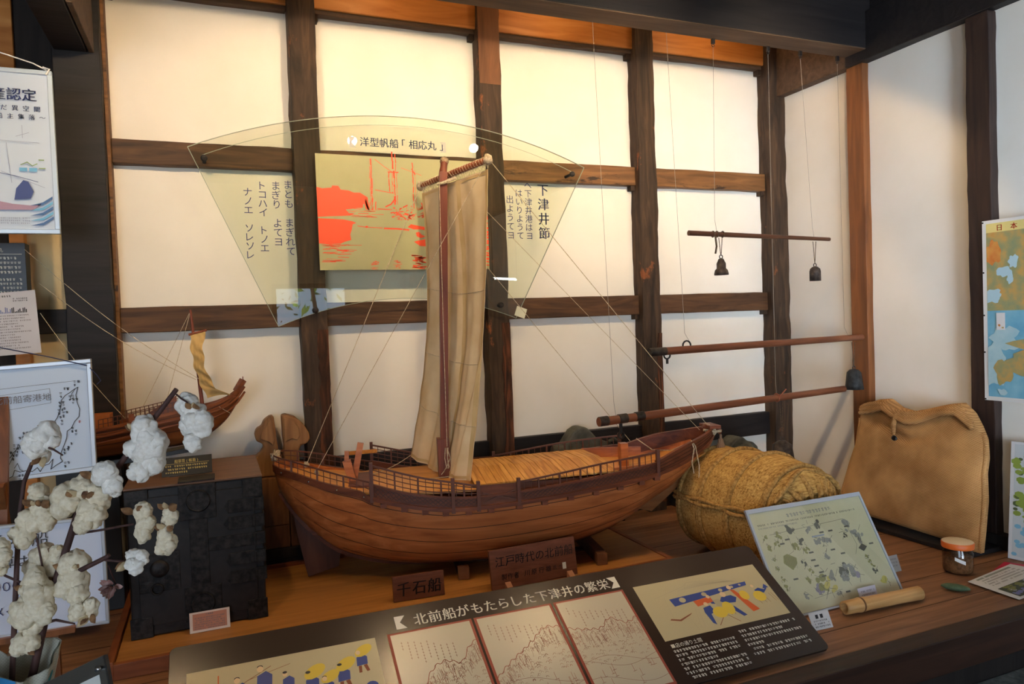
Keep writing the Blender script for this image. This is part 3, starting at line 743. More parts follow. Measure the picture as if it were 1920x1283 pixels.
# the sail
def weave_sail(name, c0, c1):
    return weave(name, c0, c1, 1400, 1400, .95, .12, 'yz', .7, .001)
M['sail'] = speckle('cream_sailcloth', srgb(206, 180, 138), srgb(228, 208, 172), 7, .95, .12, .3, .7, .1, .004)
M['sail_hem'] = speckle('sail_hem', srgb(188, 160, 112), srgb(212, 186, 140), 9, .95, .15, .3, .7, .1, .004)
SA, SB = YA + Vector((0.004, -.012, -.036)), YB + Vector((0, .012, -.036))
BL_, BR_ = Vector((.756, -.300, .835)), Vector((.985, -.748, .785))
def sail_pt(u, v):
    top = SA + (SB - SA) * u; bot = BL_ + (BR_ - BL_) * u
    p = top + (bot - top) * v
    p.x += (.042 * (1 - u) + .016 * u + .03 * math.sin(PI * u)) * math.sin(PI * v)
    wob = .008 * math.sin(u * 21 + 1.0 + v * 1.5) * (.35 + v) + .005 * math.sin(u * 43 + v * 4) * v + .004 * mnoise.noise(Vector((u * 9, v * 14, 2)))
    p += Vector((.95, .3, 0)) * wob
    g = max(0, (v - .55) / .45)
    if g > 0:
        w = max(0, min(1, (u - (1 - .30 * g)) / (.30 * g)))
        p += Vector((-.055, -.012, 0)) * g * math.sin(PI * w) ** 1.5
    p.z += .03 * math.sin(PI * u * 1.2) * v ** 6 * -.6
    return p
NU, NV = 44, 60
mb = MB(); mb.sheet([[sail_pt(u / NU, v / NV) for u in range(NU + 1)] for v in range(NV + 1)], (.0016, .0006, 0), 0)
sail = mb.build('sail', M['sail'], ship)
mb = MB()
for u0, u1 in ((0, .04), (.545, .60), (.965, 1.0)):
    mb.grid([[sail_pt(u0 + (u1 - u0) * k / 3, v / NV) + Vector((-.0016, -.0012, 0)) for k in range(4)] for v in range(NV + 1)], 0)
for v0 in (.005, .985): mb.grid([[sail_pt(u / NU, v0 + dv) + Vector((-.0017, -.0013, 0)) for u in range(NU + 1)] for dv in (0, .009)], 0)
mb.build('sail_hem', M['sail_hem'], sail)
mb = MB()
for v0 in (.36, .60, .80): mb.tube([sail_pt(u / NU, v0 + .018 * math.sin(PI * u / NU) + .02 * u / NU) + Vector((-.002, -.0015, 0)) for u in range(0, NU + 1, 2)], .0012, 5)
mb.build('reef_cord', M['rope'], sail)
# standing rigging
mb = MB()
def cord(a, b_, r=.0013, sag=0.0, n=6):
    a, b_ = Vector(a), Vector(b_)
    mb.tube([a + (b_ - a) * k / n + Vector((0, 0, -sag * math.sin(PI * k / n))) for k in range(n + 1)], r, 5)
cord(YB + Vector((.005, 0, 0)), (2.12, YC - .02, .925), .0015)
cord((.939, YC, 2.12), (2.09, YC + .01, .905), .0011)
cord(YA, (1.80, YC + .16, .85), .0014)
cord(YB, (.360, YC - .15, .872), .0012)
cord(YA, (.322, YC - .11, .900), .0014)
cord((.757, -.302, .838), (.58, YC + .12, .79), .0018, .01)
cord((.95, -.64, .80), (.60, YC + .05, .785), .0018, .012)
cord((.95, -.66, .80), (.889, -.85, .79), .0016, .008)
mb.build('rigging', M['rope'], ship)

PHI = math.radians(-11.5)
ship.rotation_euler = (0, 0, PHI)

# the cradle under the hull
cr = thing('ship_cradle', 'low dark wooden cradle on the tray under the keel of the large ship model', 'stand', (1.2, YC, 0.401))
for x, zt in ((.93, .4085), (1.52, .455)):
    mb = MB(); mb.box(x - .02, x + .02, YC - .20, YC + .16, .402, zt); mb.build('cross_beam', M['rudder'], cr)
    mb = MB(); mb.box(x - .022, x + .022, YC - .228, YC - .20, .402, .452)
    mb.build('upright_block', M['block_end'], cr)
mb = MB(); mb.box(.95, 1.50, YC - .02, YC + .02, .4015, .4085); mb.build('runner', M['rudder'], cr)
cr.rotation_euler = (0, 0, PHI)
# ================================================================== THE TRAY AND WHAT STANDS ON IT
M['tray_rim'] = grain('red_brown_tray_rim', [(0.3, srgb(116, 62, 36)), (0.7, srgb(150, 88, 54))], (6, 6, 20), 0.45, 0.06)
M['tray_board'] = grain('amber_tray_board', [(0.3, srgb(150, 100, 52)), (0.55, srgb(172, 118, 64)), (0.75, srgb(184, 130, 74))], (2, 24, 12), 0.4, 0.05)
tr = thing('display_tray', 'wide shallow red brown framed tray with amber board under the big ship model', 'tray', (0.7, -0.55, 0.35))
mb = MB(); mb.box(-.345, 1.755, -.895, -.20, .352, .400); mb.build('tray_board', M['tray_board'], tr)
mb = MB()
mb.box(-.372, -.349, -.922, -.18, .351, .412); mb.box(1.759, 1.782, -.922, -.18, .351, .402); mb.box(-.349, 1.759, -.922, -.899, .351, .402); mb.box(-.349, 1.759, -.200, -.178, .351, .414)
mb.build('tray_rim', M['tray_rim'], tr, 0.0015)

# --- the ship captain's chest
M['chest'] = grain('black_lacquered_wood', [(0.3, srgb(22, 20, 22)), (0.7, srgb(36, 33, 34))], (20, 20, 20), 0.45, 0.12)
M['chest_top'] = grain('worn_chest_top', [(0.3, srgb(86, 60, 46)), (0.6, srgb(110, 80, 62)), (0.8, srgb(124, 92, 72))], (3, 24, 24), 0.55, 0.12)
M['strap'] = speckle('black_iron_strap', srgb(26, 25, 27), srgb(52, 49, 48), 60, 0.5, 0.35, metal=0.5)
ch = thing('sea_chest', 'black iron-bound wooden sea chest with worn brown top at the left of the tray', 'chest', (-0.094, -0.52, 0.402))
X0, X1, Y0, Y1, Z0, Z1 = -.312, .128, -.735, -.29, .402, .915
mb = MB(); mb.box(X0, X1, Y0, Y1, Z0, Z1); mb.build('body', M['chest'], ch, 0.006)
mb = MB(); mb.box(X0 - .006, X1 + .004, Y0 - .006, Y1 + .006, Z1, Z1 + .009); mb.build('top_board', M['chest_top'], ch, 0.003)
mb = MB(); mb.box(X0 + .03, X1 - .028, Y0 - .007, Y0 - .001, .44, .885); mb.build('front_door', M['chest'], ch, 0.002)
pl = Plane((X0, Y0 - .001, Z0), (1, 0, 0), (0, 0, 1))
def iron(name, fn):
    m_ = MB(); fn(m_); return m_.build(name, M['strap'], ch, 0.0015)
iron('corner_iron', lambda m_: [slab_on(m_, pl, a, a + .07, b, b + .07, 0, .008) for a, b in ((-.003, -.0),)])
iron('corner_iron', lambda m_: slab_on(m_, pl, .375, .443, 0, .07, 0, .009))
iron('corner_iron', lambda m_: slab_on(m_, pl, .375, .443, .445, .513, 0, .009))
iron('corner_iron', lambda m_: slab_on(m_, pl, -.003, .07, .445, .513, 0, .009))
iron('top_hasp', lambda m_: (slab_on(m_, pl, .165, .285, .39, .514, 0, .012), m_.box(X0 + .165, X0 + .285, Y0 - .008, Y0 + .10, Z1 + .009, Z1 + .013)))
iron('centre_band', lambda m_: slab_on(m_, pl, .195, .255, .12, .40, 0, .010))
iron('lower_plate', lambda m_: slab_on(m_, pl, .170, .290, .03, .150, 0, .011))
for k, (b, a0) in enumerate(((.395, .325), (.335, .322), (.270, .255), (.205, .322), (.140, .322))):
    def strap(m_, b=b, a0=a0):
        slab_on(m_, pl, a0, .444, b, b + .046, 0, .010)
        poly_on(m_, pl, [(a0 - .016, b + .023), (a0, b), (a0, b + .046)], .008)
        slab_on(m_, pl, .404, .414, b + .004, b + .042, .010, .015)
        m_.box(X1, X1 + .006, Y0 - .008, Y0 + .10, Z0 + b, Z0 + b + .046)
    iron('side_strap', strap)
for b in (.455, .09):
    mb = MB(); c = pl.p(.228, b, .012)
    mb.lathe([(.036, 0), (.040, .003), (.036, .006), (.033, .003)], c, 28, axis=Matrix.Rotation(PI / 2, 3, 'X'))
    for k in range(4):
        a = k * PI / 2 + PI / 4; mb.sphere(c + Vector((math.cos(a) * .014, -.001, math.sin(a) * .014)), .010, 10, 6, 0, (1, .25, 1))
    mb.build('crest_boss', M['strap'], ch)
iron('lock_plate', lambda m_: slab_on(m_, pl, .03, .16, .155, .29, 0, .010))
mb = MB(); c = pl.p(.085, .165, .016); mb.tube([c + Vector((.018 * math.cos(a), 0, .018 * math.sin(a))) for a in [k * PI / 10 for k in range(21)]], .003, 6); mb.build('ring_pull', M['strap'], ch)
mb = MB(); mb.lathe([(.030, 0), (.030, .006), (.018, .010), (0.001, .011)], pl.p(.095, .235, .010), 24, axis=Matrix.Rotation(PI / 2, 3, 'X')); mb.build('keyhole_boss', M['strap'], ch)

def standing_card(name, label, cat, x0, x1, y, z0, h, lean, yaw=0, th=.003, mats=None, draw=None, group=None):
    """a card leaning back by lean; local plane at its face"""
    o = thing(name, label, cat, ((x0 + x1) / 2, y, z0), group)
    u = Vector((math.cos(yaw), math.sin(yaw), 0)); v = Vector((-math.sin(yaw) * math.sin(lean), math.cos(yaw) * math.sin(lean), math.cos(lean)))
    p_ = Plane((x0, y, z0), u, v); w = x1 - x0
    m_ = MB(); slab_on(m_, p_, 0, w, 0, h, -th, 0); m_.build('card', mats[0], o)
    if draw:
        m_ = MB(); draw(m_, p_, w, h); m_.build('print', mats[1:], o)
    return o, p_
M['gold'] = flat('gold_print', srgb(214, 182, 96), 0.4)
M['plaque'] = flat('dark_plaque', srgb(46, 38, 20), 0.35)
def d_plaque(m_, p_, w, h):
    text_on(m_, p_, '船箪笥(帳箱)', w / 2, h * .70, .014, m=0, weight=.02, align='c', sx=.86)
    quad_on(m_, p_, .012, w - .01, h * .63, h * .645, .0006)
    r_ = random.Random(3)
    for i in range(3): smalltype(m_, p_, .012, w - .012 - (.07 if i == 2 else 0), h * (.47 - .17 * i), .0075, rnd=r_)
pq, pp = standing_card('chest_plaque', 'small dark plaque with gold print standing on the black sea chest', 'plaque', -.205, -.035, -.600, .926, .068, .30, 0, .005, [M['plaque'], M['gold']], d_plaque)
mb = MB(); mb.box(-.18, -.06, -.606, -.575, .9245, .9285); mb.build('foot', M['plaque'], pq)
M['card_pink'] = speckle('faded_pink_card', srgb(214, 196, 190), srgb(226, 214, 208), 20, .7, 0)
M['ink'] = flat('black_ink', srgb(34, 32, 40), 0.6); M['grey_ink'] = flat('grey_ink', srgb(110, 106, 112), 0.7); M['rust_ink'] = flat('rust_wash', srgb(186, 128, 108), 0.7)
def d_card(m_, p_, w, h):
    r_ = random.Random(9); quad_on(m_, p_, .010, w - .010, .008, h - .006, .0004, 1)
    smalltype(m_, p_, w * .4, w * .62, h * .80, .0065, m=0, rnd=r_)
    for i in range(6): smalltype(m_, p_, .016, w - .014, h * (.66 - .105 * i), .0052, m=0, rnd=r_)
standing_card('caption_card', 'small white and pink caption card leaning on the front of the black sea chest', 'card', -.130, .001, -.778, .402, .068, .25, 0, .003, [M['card_pink'], M['grey_ink'], M['rust_ink']], d_card)

# --- the two wooden name boards
M['sign_wood'] = grain('stained_sign_wood', [(0.3, srgb(98, 58, 44)), (0.7, srgb(128, 80, 62))], (5, 30, 30), 0.5, 0.06)
M['brush_ink'] = flat('brush_ink', srgb(24, 18, 22), 0.5)
M['peg'] = grain('pale_peg_wood', [(0.3, srgb(150, 100, 76)), (0.7, srgb(178, 128, 100))], (10, 10, 10), .6, .05)
def d_sen(m_, p_, w, h):
    text_on(m_, p_, '千石船', w / 2, h * .24, .056, m=0, weight=.025, align='c', step=.060, shear=.06)
so, _ = standing_card('name_board', 'small stained wooden name board with three large brushed characters before the hull', 'sign', .575, .772, -.835, .402, .093, .10, -.06, .012, [M['sign_wood'], M['brush_ink']], d_sen)
def d_edo(m_, p_, w, h):
    text_on(m_, p_, '江戸時代の北前船', .018, h * .58, .043, m=0, weight=.01, step=.0435, shear=.08)
    text_on(m_, p_, '製作者', .040, h * .22, .025, m=0, weight=.01, step=.026, shear=.08)
    text_on(m_, p_, '川原行雄', .135, h * .22, .025, m=0, weight=.01, step=.032, shear=.08)
    text_on(m_, p_, '氏', .268, h * .24, .018, m=0, weight=.01, shear=.08); text_on(m_, p_, '作', .292, h * .24, .016, m=0, shear=.08)
    slab_on(m_, p_, .312, .328, h * .20, h * .37, 0, .001, 1)
so, _ = standing_card('name_board', 'longer stained wooden name board of two brushed lines held by two pegs', 'sign', .948, 1.325, -.905, .404, .150, .16, .03, .014, [M['sign_wood'], M['brush_ink'], M['white_paper']], d_edo)
for x in (.998, 1.268):
    mb = MB(); y = -.905
    mb.hexa([(x, y - .05, .403), (x + .024, y - .05, .403), (x + .024, y - .003, .403), (x, y - .003, .403), (x, y - .047, .409), (x + .024, y - .047, .409), (x + .024, y - .004, .430), (x, y - .004, .430)])
    mb.build('support_peg', M['peg'], so, .001)

# --- carved wooden ornament on stacked blocks behind the stern
M['carved'] = grain('carved_cedar', [(0.3, srgb(110, 74, 42)), (0.55, srgb(142, 100, 60)), (0.75, srgb(160, 116, 72))], (24, 24, 4), 0.6, 0.25)
M['block'] = grain('dark_cedar_block', [(0.3, srgb(92, 58, 34)), (0.55, srgb(120, 80, 48)), (0.75, srgb(138, 96, 60))], (28, 28, 4), 0.6, 0.25)
def solid_outline(name, pts, y0, y1, mat, parent, inset=None):
    m_ = MB(); m_.prism([(x, y0, z) for x, z in pts], (0, y1 - y0, 0))
    o = m_.build(name, mat, parent, .008)
    if inset:
        m_ = MB(); m_.prism([(x, y0 - .008, z) for x, z in inset], (0, .0075, 0)); m_.build('carved_relief', mat, o, .004)
    return o
bl = thing('wood_block', 'upper left dark cedar block behind the black chest, under the carved ornament', 'block', (.19, -.10, .575), 'cedar blocks under the ornament')
mb = MB(); mb.box(.105, .268, -.15, -.04, .574, .79); mb.build('body', M['block'], bl, .004)
for k, (a, b_, c, d, lab) in enumerate(((.11, .268, .4725, .573, 'lower left dark cedar block beside the chest, carrying the taller block'), (.272, .375, .4725, .645, 'lower right dark cedar block standing behind the ship rudder'), (.272, .375, .6465, .785, 'upper right dark cedar block behind the ship stern'))):
    o = MB().box(a, b_, -.15, -.04, c, d).build('wood_block', M['block'], None, .004); tag(o, lab, 'block', 'cedar blocks under the ornament')
o = MB().box(.02, .46, -.17, -.035, .4305, .4715).build('plinth_board', M['dark_board'], None, .003); tag(o, 'dark plinth board on the floor behind the tray carrying the cedar blocks', 'board')
o = MB().box(.02, .46, -.165, -.035, .351, .430).build('plinth_beam', M['black_beam'], None, .003); tag(o, 'black wooden beam lying behind the tray under the plinth board', 'beam')
orn = thing('carved_ornament', 'carved cedar gable ornament of two mirrored curling halves behind the ship stern', 'ornament', (.255, -.095, .79))
Lp = [(.120, .793), (.125, .875), (.158, .90), (.175, .925), (.168, .945), (.145, .955), (.138, .985), (.148, 1.01), (.170, 1.02), (.180, 1.045), (.205, 1.062), (.222, 1.065), (.230, .97), (.236, .91), (.250, .875), (.250, .793)]
Lr = [(.160, .965), (.168, 1.0), (.185, 1.015), (.198, 1.042), (.216, 1.05), (.222, .96), (.215, .93), (.195, .95)]
solid_outline('left_wing', Lp, -.13, -.06, M['carved'], orn, Lr)
Rp = [(.256, .793), (.256, .875), (.262, .92), (.258, .97), (.256, 1.062), (.275, 1.065), (.315, 1.050), (.350, 1.015), (.372, .975), (.376, .945), (.360, .925), (.335, .920), (.325, .90), (.325, .793)]
Rr = [(.264, .94), (.264, 1.05), (.280, 1.052), (.308, 1.035), (.328, 1.0), (.332, .965), (.318, .945), (.295, .955)]
solid_outline('right_wing', Rp, -.13, -.06, M['carved'], orn, Rr)

# --- ridge-end tiles on the platform behind the ship
M['tile'] = speckle('grey_roof_tile', srgb(66, 68, 64), srgb(104, 104, 94), 14, 0.8, 0.25)
def ridge_tile(label, pts, y0, y1, zbase, hole=None, extra=None, group='ridge tiles behind the ship'):
    xs_ = [q[0] for q in pts]
    o = thing('ridge_tile', label, 'roof tile', ((min(xs_) + max(xs_)) / 2, (y0 + y1) / 2, zbase), group)
    m_ = MB(); m_.prism([(x, y0, z) for x, z in pts], (0, y1 - y0, 0)); m_.build('body', M['tile'], o, .012)
    if hole:
        m_ = MB(); m_.tube([(hole[0] + hole[2] * math.cos(a), y0 - .004, hole[1] + hole[2] * math.sin(a)) for a in [k * PI / 12 for k in range(13)]], .010, 8); m_.build('arched_rim', M['tile'], o)
    for e in extra or []:
        m_ = MB(); m_.tube(*e); m_.build('scroll', M['tile'], o)
    return o
P1 = [(1.56, .62), (1.59, .70), (1.600, .775), (1.615, .79), (1.645, .79), (1.672, .825), (1.700, .862), (1.735, .880), (1.775, .876), (1.808, .846), (1.835, .815), (1.88, .795), (1.92, .78), (1.95, .755), (1.94, .62), (1.82, .62), (1.815, .70), (1.79, .73), (1.76, .74), (1.73, .73), (1.705, .70), (1.70, .62)]
ridge_tile('grey arched ridge tile with sloping shoulders behind the ship hatch roof', P1, -.17, -.08, .62, (1.76, .69, .065), [([(1.90, -.175, .79), (1.93, -.18, .80), (1.96, -.175, .785)], [.008, .012, .007], 8)])
st_ = thing('tile_stand', 'dark low wooden box behind the ship carrying the arched grey ridge tile', 'stand', (1.75, -.12, .351))
mb = MB(); mb.box(1.52, 1.99, -.17, -.035, .351, .619); mb.build('body', M['black_beam'], st_, .003)
P2 = [(2.40, .56), (2.41, .63), (2.46, .66), (2.50, .70), (2.56, .70), (2.60, .665), (2.66, .655), (2.70, .705), (2.745, .735), (2.785, .728), (2.82, .70), (2.855, .695), (2.885, .668), (2.89, .64), (2.93, .61), (2.95, .585), (2.94, .56)]
ridge_tile('dark knobbly ridge tile with curled scrolls behind the straw bale', P2, -.19, -.08, .56, None, [([(2.50, -.20, .60), (2.47, -.2, .66), (2.44, -.2, .70), (2.47, -.2, .735), (2.50, -.2, .745)], [.02, .024, .022, .018, .012], 10), ([(2.70, -.2, .62), (2.74, -.21, .66), (2.80, -.21, .67), (2.84, -.2, .64)], [.02, .03, .03, .018], 10)])
st_ = thing('tile_stand', 'dark low wooden box behind the bale carrying the scrolled ridge tile', 'stand', (2.66, -.12, .351))
mb = MB(); mb.box(2.38, 2.96, -.19, -.035, .351, .559); mb.build('body', M['black_beam'], st_, .003)

# --- the small ship model on its stand
ss = thing('small_ship_model', 'small wooden ship model with a narrow buff sail on a stand behind the black chest', 'ship model', (-.25, -.20, .955))
YS = -.20
SXX = [-.62, -.45, -.30, -.165, -.05, .03, .075, .104]; SZT = [1.075, 1.083, 1.105, 1.128, 1.140, 1.165, 1.198, 1.238]
SXB = [-.62, -.45, -.25, -.10, 0.0, .06, .104]; SZB = [.96, .958, .975, .990, 1.048, 1.12, 1.222]
SBX = [-.62, -.5, -.3, -.1, 0.0, .06, .104]; SBY = [.07, .085, .085, .065, .042, .022, .004]
s_t = lambda x: smooth_interp(x, SXX, SZT); s_b = lambda x: smooth_interp(x, SXB, SZB); s_w = lambda x: smooth_interp(x, SBX, SBY)
def spt(x, t, sd, out=0): return Vector((x, YS + sd * (s_w(x) * (1 - (1 - t) ** 2.2) ** .7 + out), s_b(x) + (s_t(x) - s_b(x)) * t))
M['hull2'] = grain('small_hull_planks', [(0.3, srgb(104, 52, 24)), (0.6, srgb(134, 74, 36)), (0.8, srgb(152, 90, 48))], (2, 26, 26), 0.42, 0.05)
tt = [0, .1, .25, .4, .55, .7, .85, 1]
mb = MB(); xs2 = frange(-.62, .104, 50)
mb.grid([[spt(x, t, -1) for t in tt[::-1]] + [spt(x, t, 1) for t in tt[1:]] for x in xs2], 0, True)
mb.add([spt(-.62, t, -1) for t in tt[::-1]] + [spt(-.62, t, 1) for t in tt[1:]], [tuple(range(15))], 0)
for t in (.45, .68, .86):
    mb.grid([[spt(x, t, -1, .0006) for x in xs2[:-3]], [spt(x, t + .02, -1, .0006) for x in xs2[:-3]]], 1, True)
mb.build('hull', [M['hull2'], M['seam']], ss)
mb = MB()
for sd in (-1, 1):
    for dz, w in ((-.002, .012), (-.03, .007), (-.052, .006)):
        pts = [spt(x, 1, sd, .003) + Vector((0, 0, dz)) for x in xs2]
        for a, b_ in zip(pts, pts[1:]): mb.bar(a, b_, .006, w)
mb.bar((.07, YS, 1.19), (.100, YS, 1.238), .02, .03); mb.box(.097, .101, YS - .003, YS + .003, 1.238, 1.252)
mb.build('wale', M['hull2'], ss)
for sd in (-1, 1):
    mb = MB()
    for x in frange(-.44, -.16, 17): mb.bar(spt(x, 1, sd), spt(x, 1, sd) + Vector((0, 0, .035 + .02 * (x + .44))), .003, .003, 0, (1, 0, 0))
    for dz in (.018, .036):
        pts = [spt(x, 1, sd) + Vector((0, 0, dz + .02 * (x + .44) * dz / .036)) for x in frange(-.44, -.16, 12)]
        for a, b_ in zip(pts, pts[1:]): mb.bar(a, b_, .003, .003)
    mb.build('rail', M['lattice'], ss)
mb = MB(); mb.grid([[(x, YS - s_w(x) * .95, s_t(x) - .012), (x, YS + s_w(x) * .95, s_t(x) - .012)] for x in frange(-.615, .05, 20)], 0, False); mb.build('deck', M['hull2'], ss)
mb = MB(); mb.box(-.60, -.405, YS - .055, YS + .05, 1.06, 1.135); mb.build('deck_house', grain('small_cabin_wood', [(0.3, srgb(150, 82, 40)), (0.7, srgb(176, 104, 56))], (4, 20, 20), .45, .05), ss)
mb = MB(); mb.hexa([(-.30, YS - .07, 1.095), (-.16, YS - .07, 1.125), (-.16, YS - .06, 1.125), (-.30, YS - .06, 1.095), (-.30, YS - .07, 1.11), (-.16, YS - .07, 1.195), (-.16, YS - .06, 1.195), (-.30, YS - .06, 1.11)]); mb.box(-.335, -.315, YS - .09, YS - .08, 1.08, 1.135)
mb.build('wash_board', M['hull2'], ss)
mb = MB(); mb.tube([(-.063, YS, 1.10), (-.078, YS, 1.32), (-.094, YS, 1.545)], [.008, .007, .005], 8); mb.build('mast', M['mast'], ss)
M['sail2'] = speckle('buff_sailcloth', srgb(196, 158, 96), srgb(216, 180, 118), 14, .95, .2, .3, .7, .1, .006)
def s2(u, v):
    x = -.100 + (.060 - .02 * math.sin(PI * v)) * u + .055 * v ** 2.2 + .01 * u * v ** 4 * 3; z = 1.440 + .012 * u - (.27 + .035 * u) * v + .02 * math.sin(PI * u) * v ** 5
    y = YS - .014 - .020 * math.sin(PI * v) * (.4 + u) + .006 * mnoise.noise(Vector((u * 5, v * 16, 3))) + .006 * math.sin(v * 34) * math.sin(u * 5) * min(1, v * 4)
    if v > .8: x += .06 * u * (v - .8) / .2
    return Vector((x + .004 * math.sin(v * 22), y, z))
mb = MB(); mb.sheet([[s2(u / 12, v / 44) for u in range(13)] for v in range(45)], (0, .0012, 0)); sl = mb.build('sail', M['sail2'], ss)
mb = MB(); mb.tube([(-.105, YS - .012, 1.440), (-.035, YS - .014, 1.457)], .005, 8); mb.build('yard', M['yard'], ss)
mb = MB()
for a, b_ in (((-.093, YS, 1.54), (-.305, YS - .07, 1.115)), ((-.093, YS, 1.54), (-.21, YS - .07, 1.13)), ((-.01, YS - .04, 1.14), (.045, YS - .045, 1.10))): mb.tube([a, b_], .0011, 5)
for a, b_, sg in (((-.66, YS - .05, 1.79), (-.075, YS - .02, 1.255), .03), ((-.62, YS - .05, 1.66), (-.085, YS - .02, 1.252), .03), ((-.62, YS - .05, 1.545), (-.345, YS - .08, 1.115), .02)):
    a, b_ = Vector(a), Vector(b_); mb.tube([a + (b_ - a) * k / 10 + Vector((0, 0, -sg * math.sin(PI * k / 10))) for k in range(11)], .0012, 5)
mb.build('rigging', M['rope'], ss)
o = thing('model_stand', 'black stand behind the chest holding up the small ship model', 'stand', (-.3, YS, .351))
mb = MB(); mb.prism([(-.60, YS - .05, .352), (-.385, YS - .05, .352), (-.385, YS - .05, .93), (-.12, YS - .05, .955), (-.115, YS - .05, .976), (-.25, YS - .05, .958), (-.60, YS - .05, .945)], (0, .10, 0)); mb.build('body', M['black'], o, .002)

# ================================================================== THE GLASS FAN PANEL
fan = thing('glass_fan_panel', 'clear fan-shaped glass panel with an orange ship print and brushed song verses on the wall', 'panel', (.87, -.115, 1.95))
YF = -.122
A_, B_, C_, D_ = (-.075, 2.237), (1.838, 2.250), (1.418, 1.460), (.262, 1.463)
def arc(p, q, apex, n=40):
    """circle arc from p to q whose middle is raised to apex z"""
    mx, mz = (p[0] + q[0]) / 2, (p[1] + q[1]) / 2; c = math.hypot(q[0] - p[0], q[1] - p[1]) / 2; s_ = apex - mz; r = (c * c + s_ * s_) / (2 * s_); cz = apex - r
    a0 = math.asin(c / r)
    return [(mx + r * math.sin(-a0 + 2 * a0 * k / n), cz + r * math.cos(-a0 + 2 * a0 * k / n)) for k in range(n + 1)]
outl = arc(A_, B_, 2.438) + arc(D_, C_, 1.575)[::-1]
mb = MB(); mb.prism([(x, YF, z) for x, z in outl[::-1]], (0, .006, 0))
glass_fan = glass('fan_glass', (0.955, 0.97, 0.925, 1))
mb.build('glass_sheet', glass_fan, fan)
M['edge'] = flat('glass_edge', srgb(150, 160, 140), 0.4)
mb = MB(); cl = outl + [outl[0]]
for (x0, z0), (x1, z1) in zip(cl, cl[1:]): mb.bar((x0, YF + .003, z0), (x1, YF + .003, z1), .007, .0022, 0, (0, 0, 1) if abs(x1 - x0) > abs(z1 - z0) else (1, 0, 0))
mb.build('polished_edge', M['edge'], fan)
mb = MB(); seg = arc((-.02, 2.205), (1.78, 2.215), 2.395)
for (x0, z0), (x1, z1) in zip(seg, seg[1:]): mb.bar((x0, YF - .0006, z0), (x1, YF - .0006, z1), .0008, .0022)
mb.build('etched_line', M['edge'], fan)
for x, z in ((-.012, 2.197), (1.764, 2.205), (.425, 1.53), (1.335, 1.53)):
    mb = MB(); mb.lathe([(.001, .012), (.012, .012), (.014, .009), (.014, 0)], (x, YF, z), 18, axis=Matrix.Rotation(PI / 2, 3, 'X')); mb.lathe([(.008, 0), (.008, .073 if x < 0 or x > 1.5 else .030)], (x, YF + .006, z), 12, axis=Matrix.Rotation(-PI / 2, 3, 'X'))
    mb.build('standoff_bolt', M['iron'], fan)
M['print_bg'] = speckle('olive_print_ground', srgb(164, 162, 116), srgb(172, 169, 124), 4, .5, 0)
M['print_or'] = flat('orange_print', srgb(232, 76, 24), .5)
K = .828 / 1430
def cp(*pts): return [((x - 130) * K, (1225 - y) * K) for x, y in pts]
mb = MB(); rp = random.Random(4)
slab_on(mb, Plane((.454, YF - .0002, 1.712), (1, 0, 0), (0, 0, 1)), 0, .828, 0, .532, .0002, .0010, 0)
pf_ = Plane((.454, YF - .0014, 1.712), (1, 0, 0), (0, 0, 1)); hh = .0004
hill = [(130, 570), (175, 580), (215, 575), (245, 572), (252, 555), (300, 556), (318, 585), (380, 590), (420, 605), (470, 604), (530, 640), (536, 700), (540, 742), (512, 738), (500, 690), (490, 700), (488, 725), (440, 728), (385, 738), (350, 742), (375, 770), (420, 772), (385, 790), (300, 795), (200, 800), (130, 805)]
poly_on(mb, pf_, cp(*hill)[::-1], hh, 1)
low = [(130, 815), (250, 818), (330, 822), (400, 835), (430, 848), (400, 860), (392, 900), (378, 940), (384, 985), (330, 1000), (300, 1015), (200, 1020), (140, 1015), (130, 1015)]
poly_on(mb, pf_, cp(*low)[::-1], hh, 1)
def pl_line(w, *pts): line_on(mb, pf_, cp(*pts), w * K, hh, 1)
for k in range(46):      # ripples
    y = rp.uniform(1020, 1165); x = rp.uniform(140, 380 - (y - 1020) * .9); pl_line(rp.uniform(1.5, 5), (x, y), (x + rp.uniform(20, 110), y + rp.uniform(-4, 4)))
for k in range(22):
    y = rp.uniform(728, 800); x = rp.uniform(350, 620); pl_line(rp.uniform(1.5, 5), (x, y), (x + rp.uniform(20, 120), y + rp.uniform(-3, 5)))
for x, y0, y1, w in ((568, 330, 740, 14), (556, 390, 740, 5), (712, 430, 600, 9), (738, 430, 600, 6), (755, 420, 690, 14), (776, 430, 690, 5), (745, 265, 400, 16), (770, 280, 420, 8), (912, 345, 720, 8), (930, 400, 720, 4)):
    y = y0
    while y < y1:
        d = rp.uniform(12, 50); pl_line(w * rp.uniform(.4, 1), (x + rp.uniform(-3, 3), y), (x + rp.uniform(-3, 3), min(y1, y + d))); y += d * rp.uniform(.85, 1.3)
pl_line(8, (705, 428), (790, 428)); pl_line(5, (595, 578), (690, 592), (745, 600)); pl_line(4, (600, 330), (680, 390), (760, 440)); pl_line(3, (815, 390), (910, 420), (985, 445)); pl_line(9, (905, 395), (930, 440))
pl_line(10, (675, 712), (720, 690), (750, 650), (760, 625)); pl_line(5, (700, 700), (745, 668)); pl_line(12, (512, 670), (530, 735)); pl_line(8, (595, 675), (590, 735)); pl_line(6, (548, 680), (540, 725))
poly_on(mb, pf_, cp((985, 690), (1035, 655), (1130, 610), (1250, 560), (1250, 600), (1130, 640), (1040, 690), (990, 722), (940, 735), (975, 712)), hh, 1)
for k in range(70):
    x = rp.uniform(720, 1050); y = rp.uniform(720, 830) - (x - 720) * .12; pl_line(rp.uniform(3, 11), (x, y), (x + rp.uniform(-20, 50), y + rp.uniform(-22, 14)))
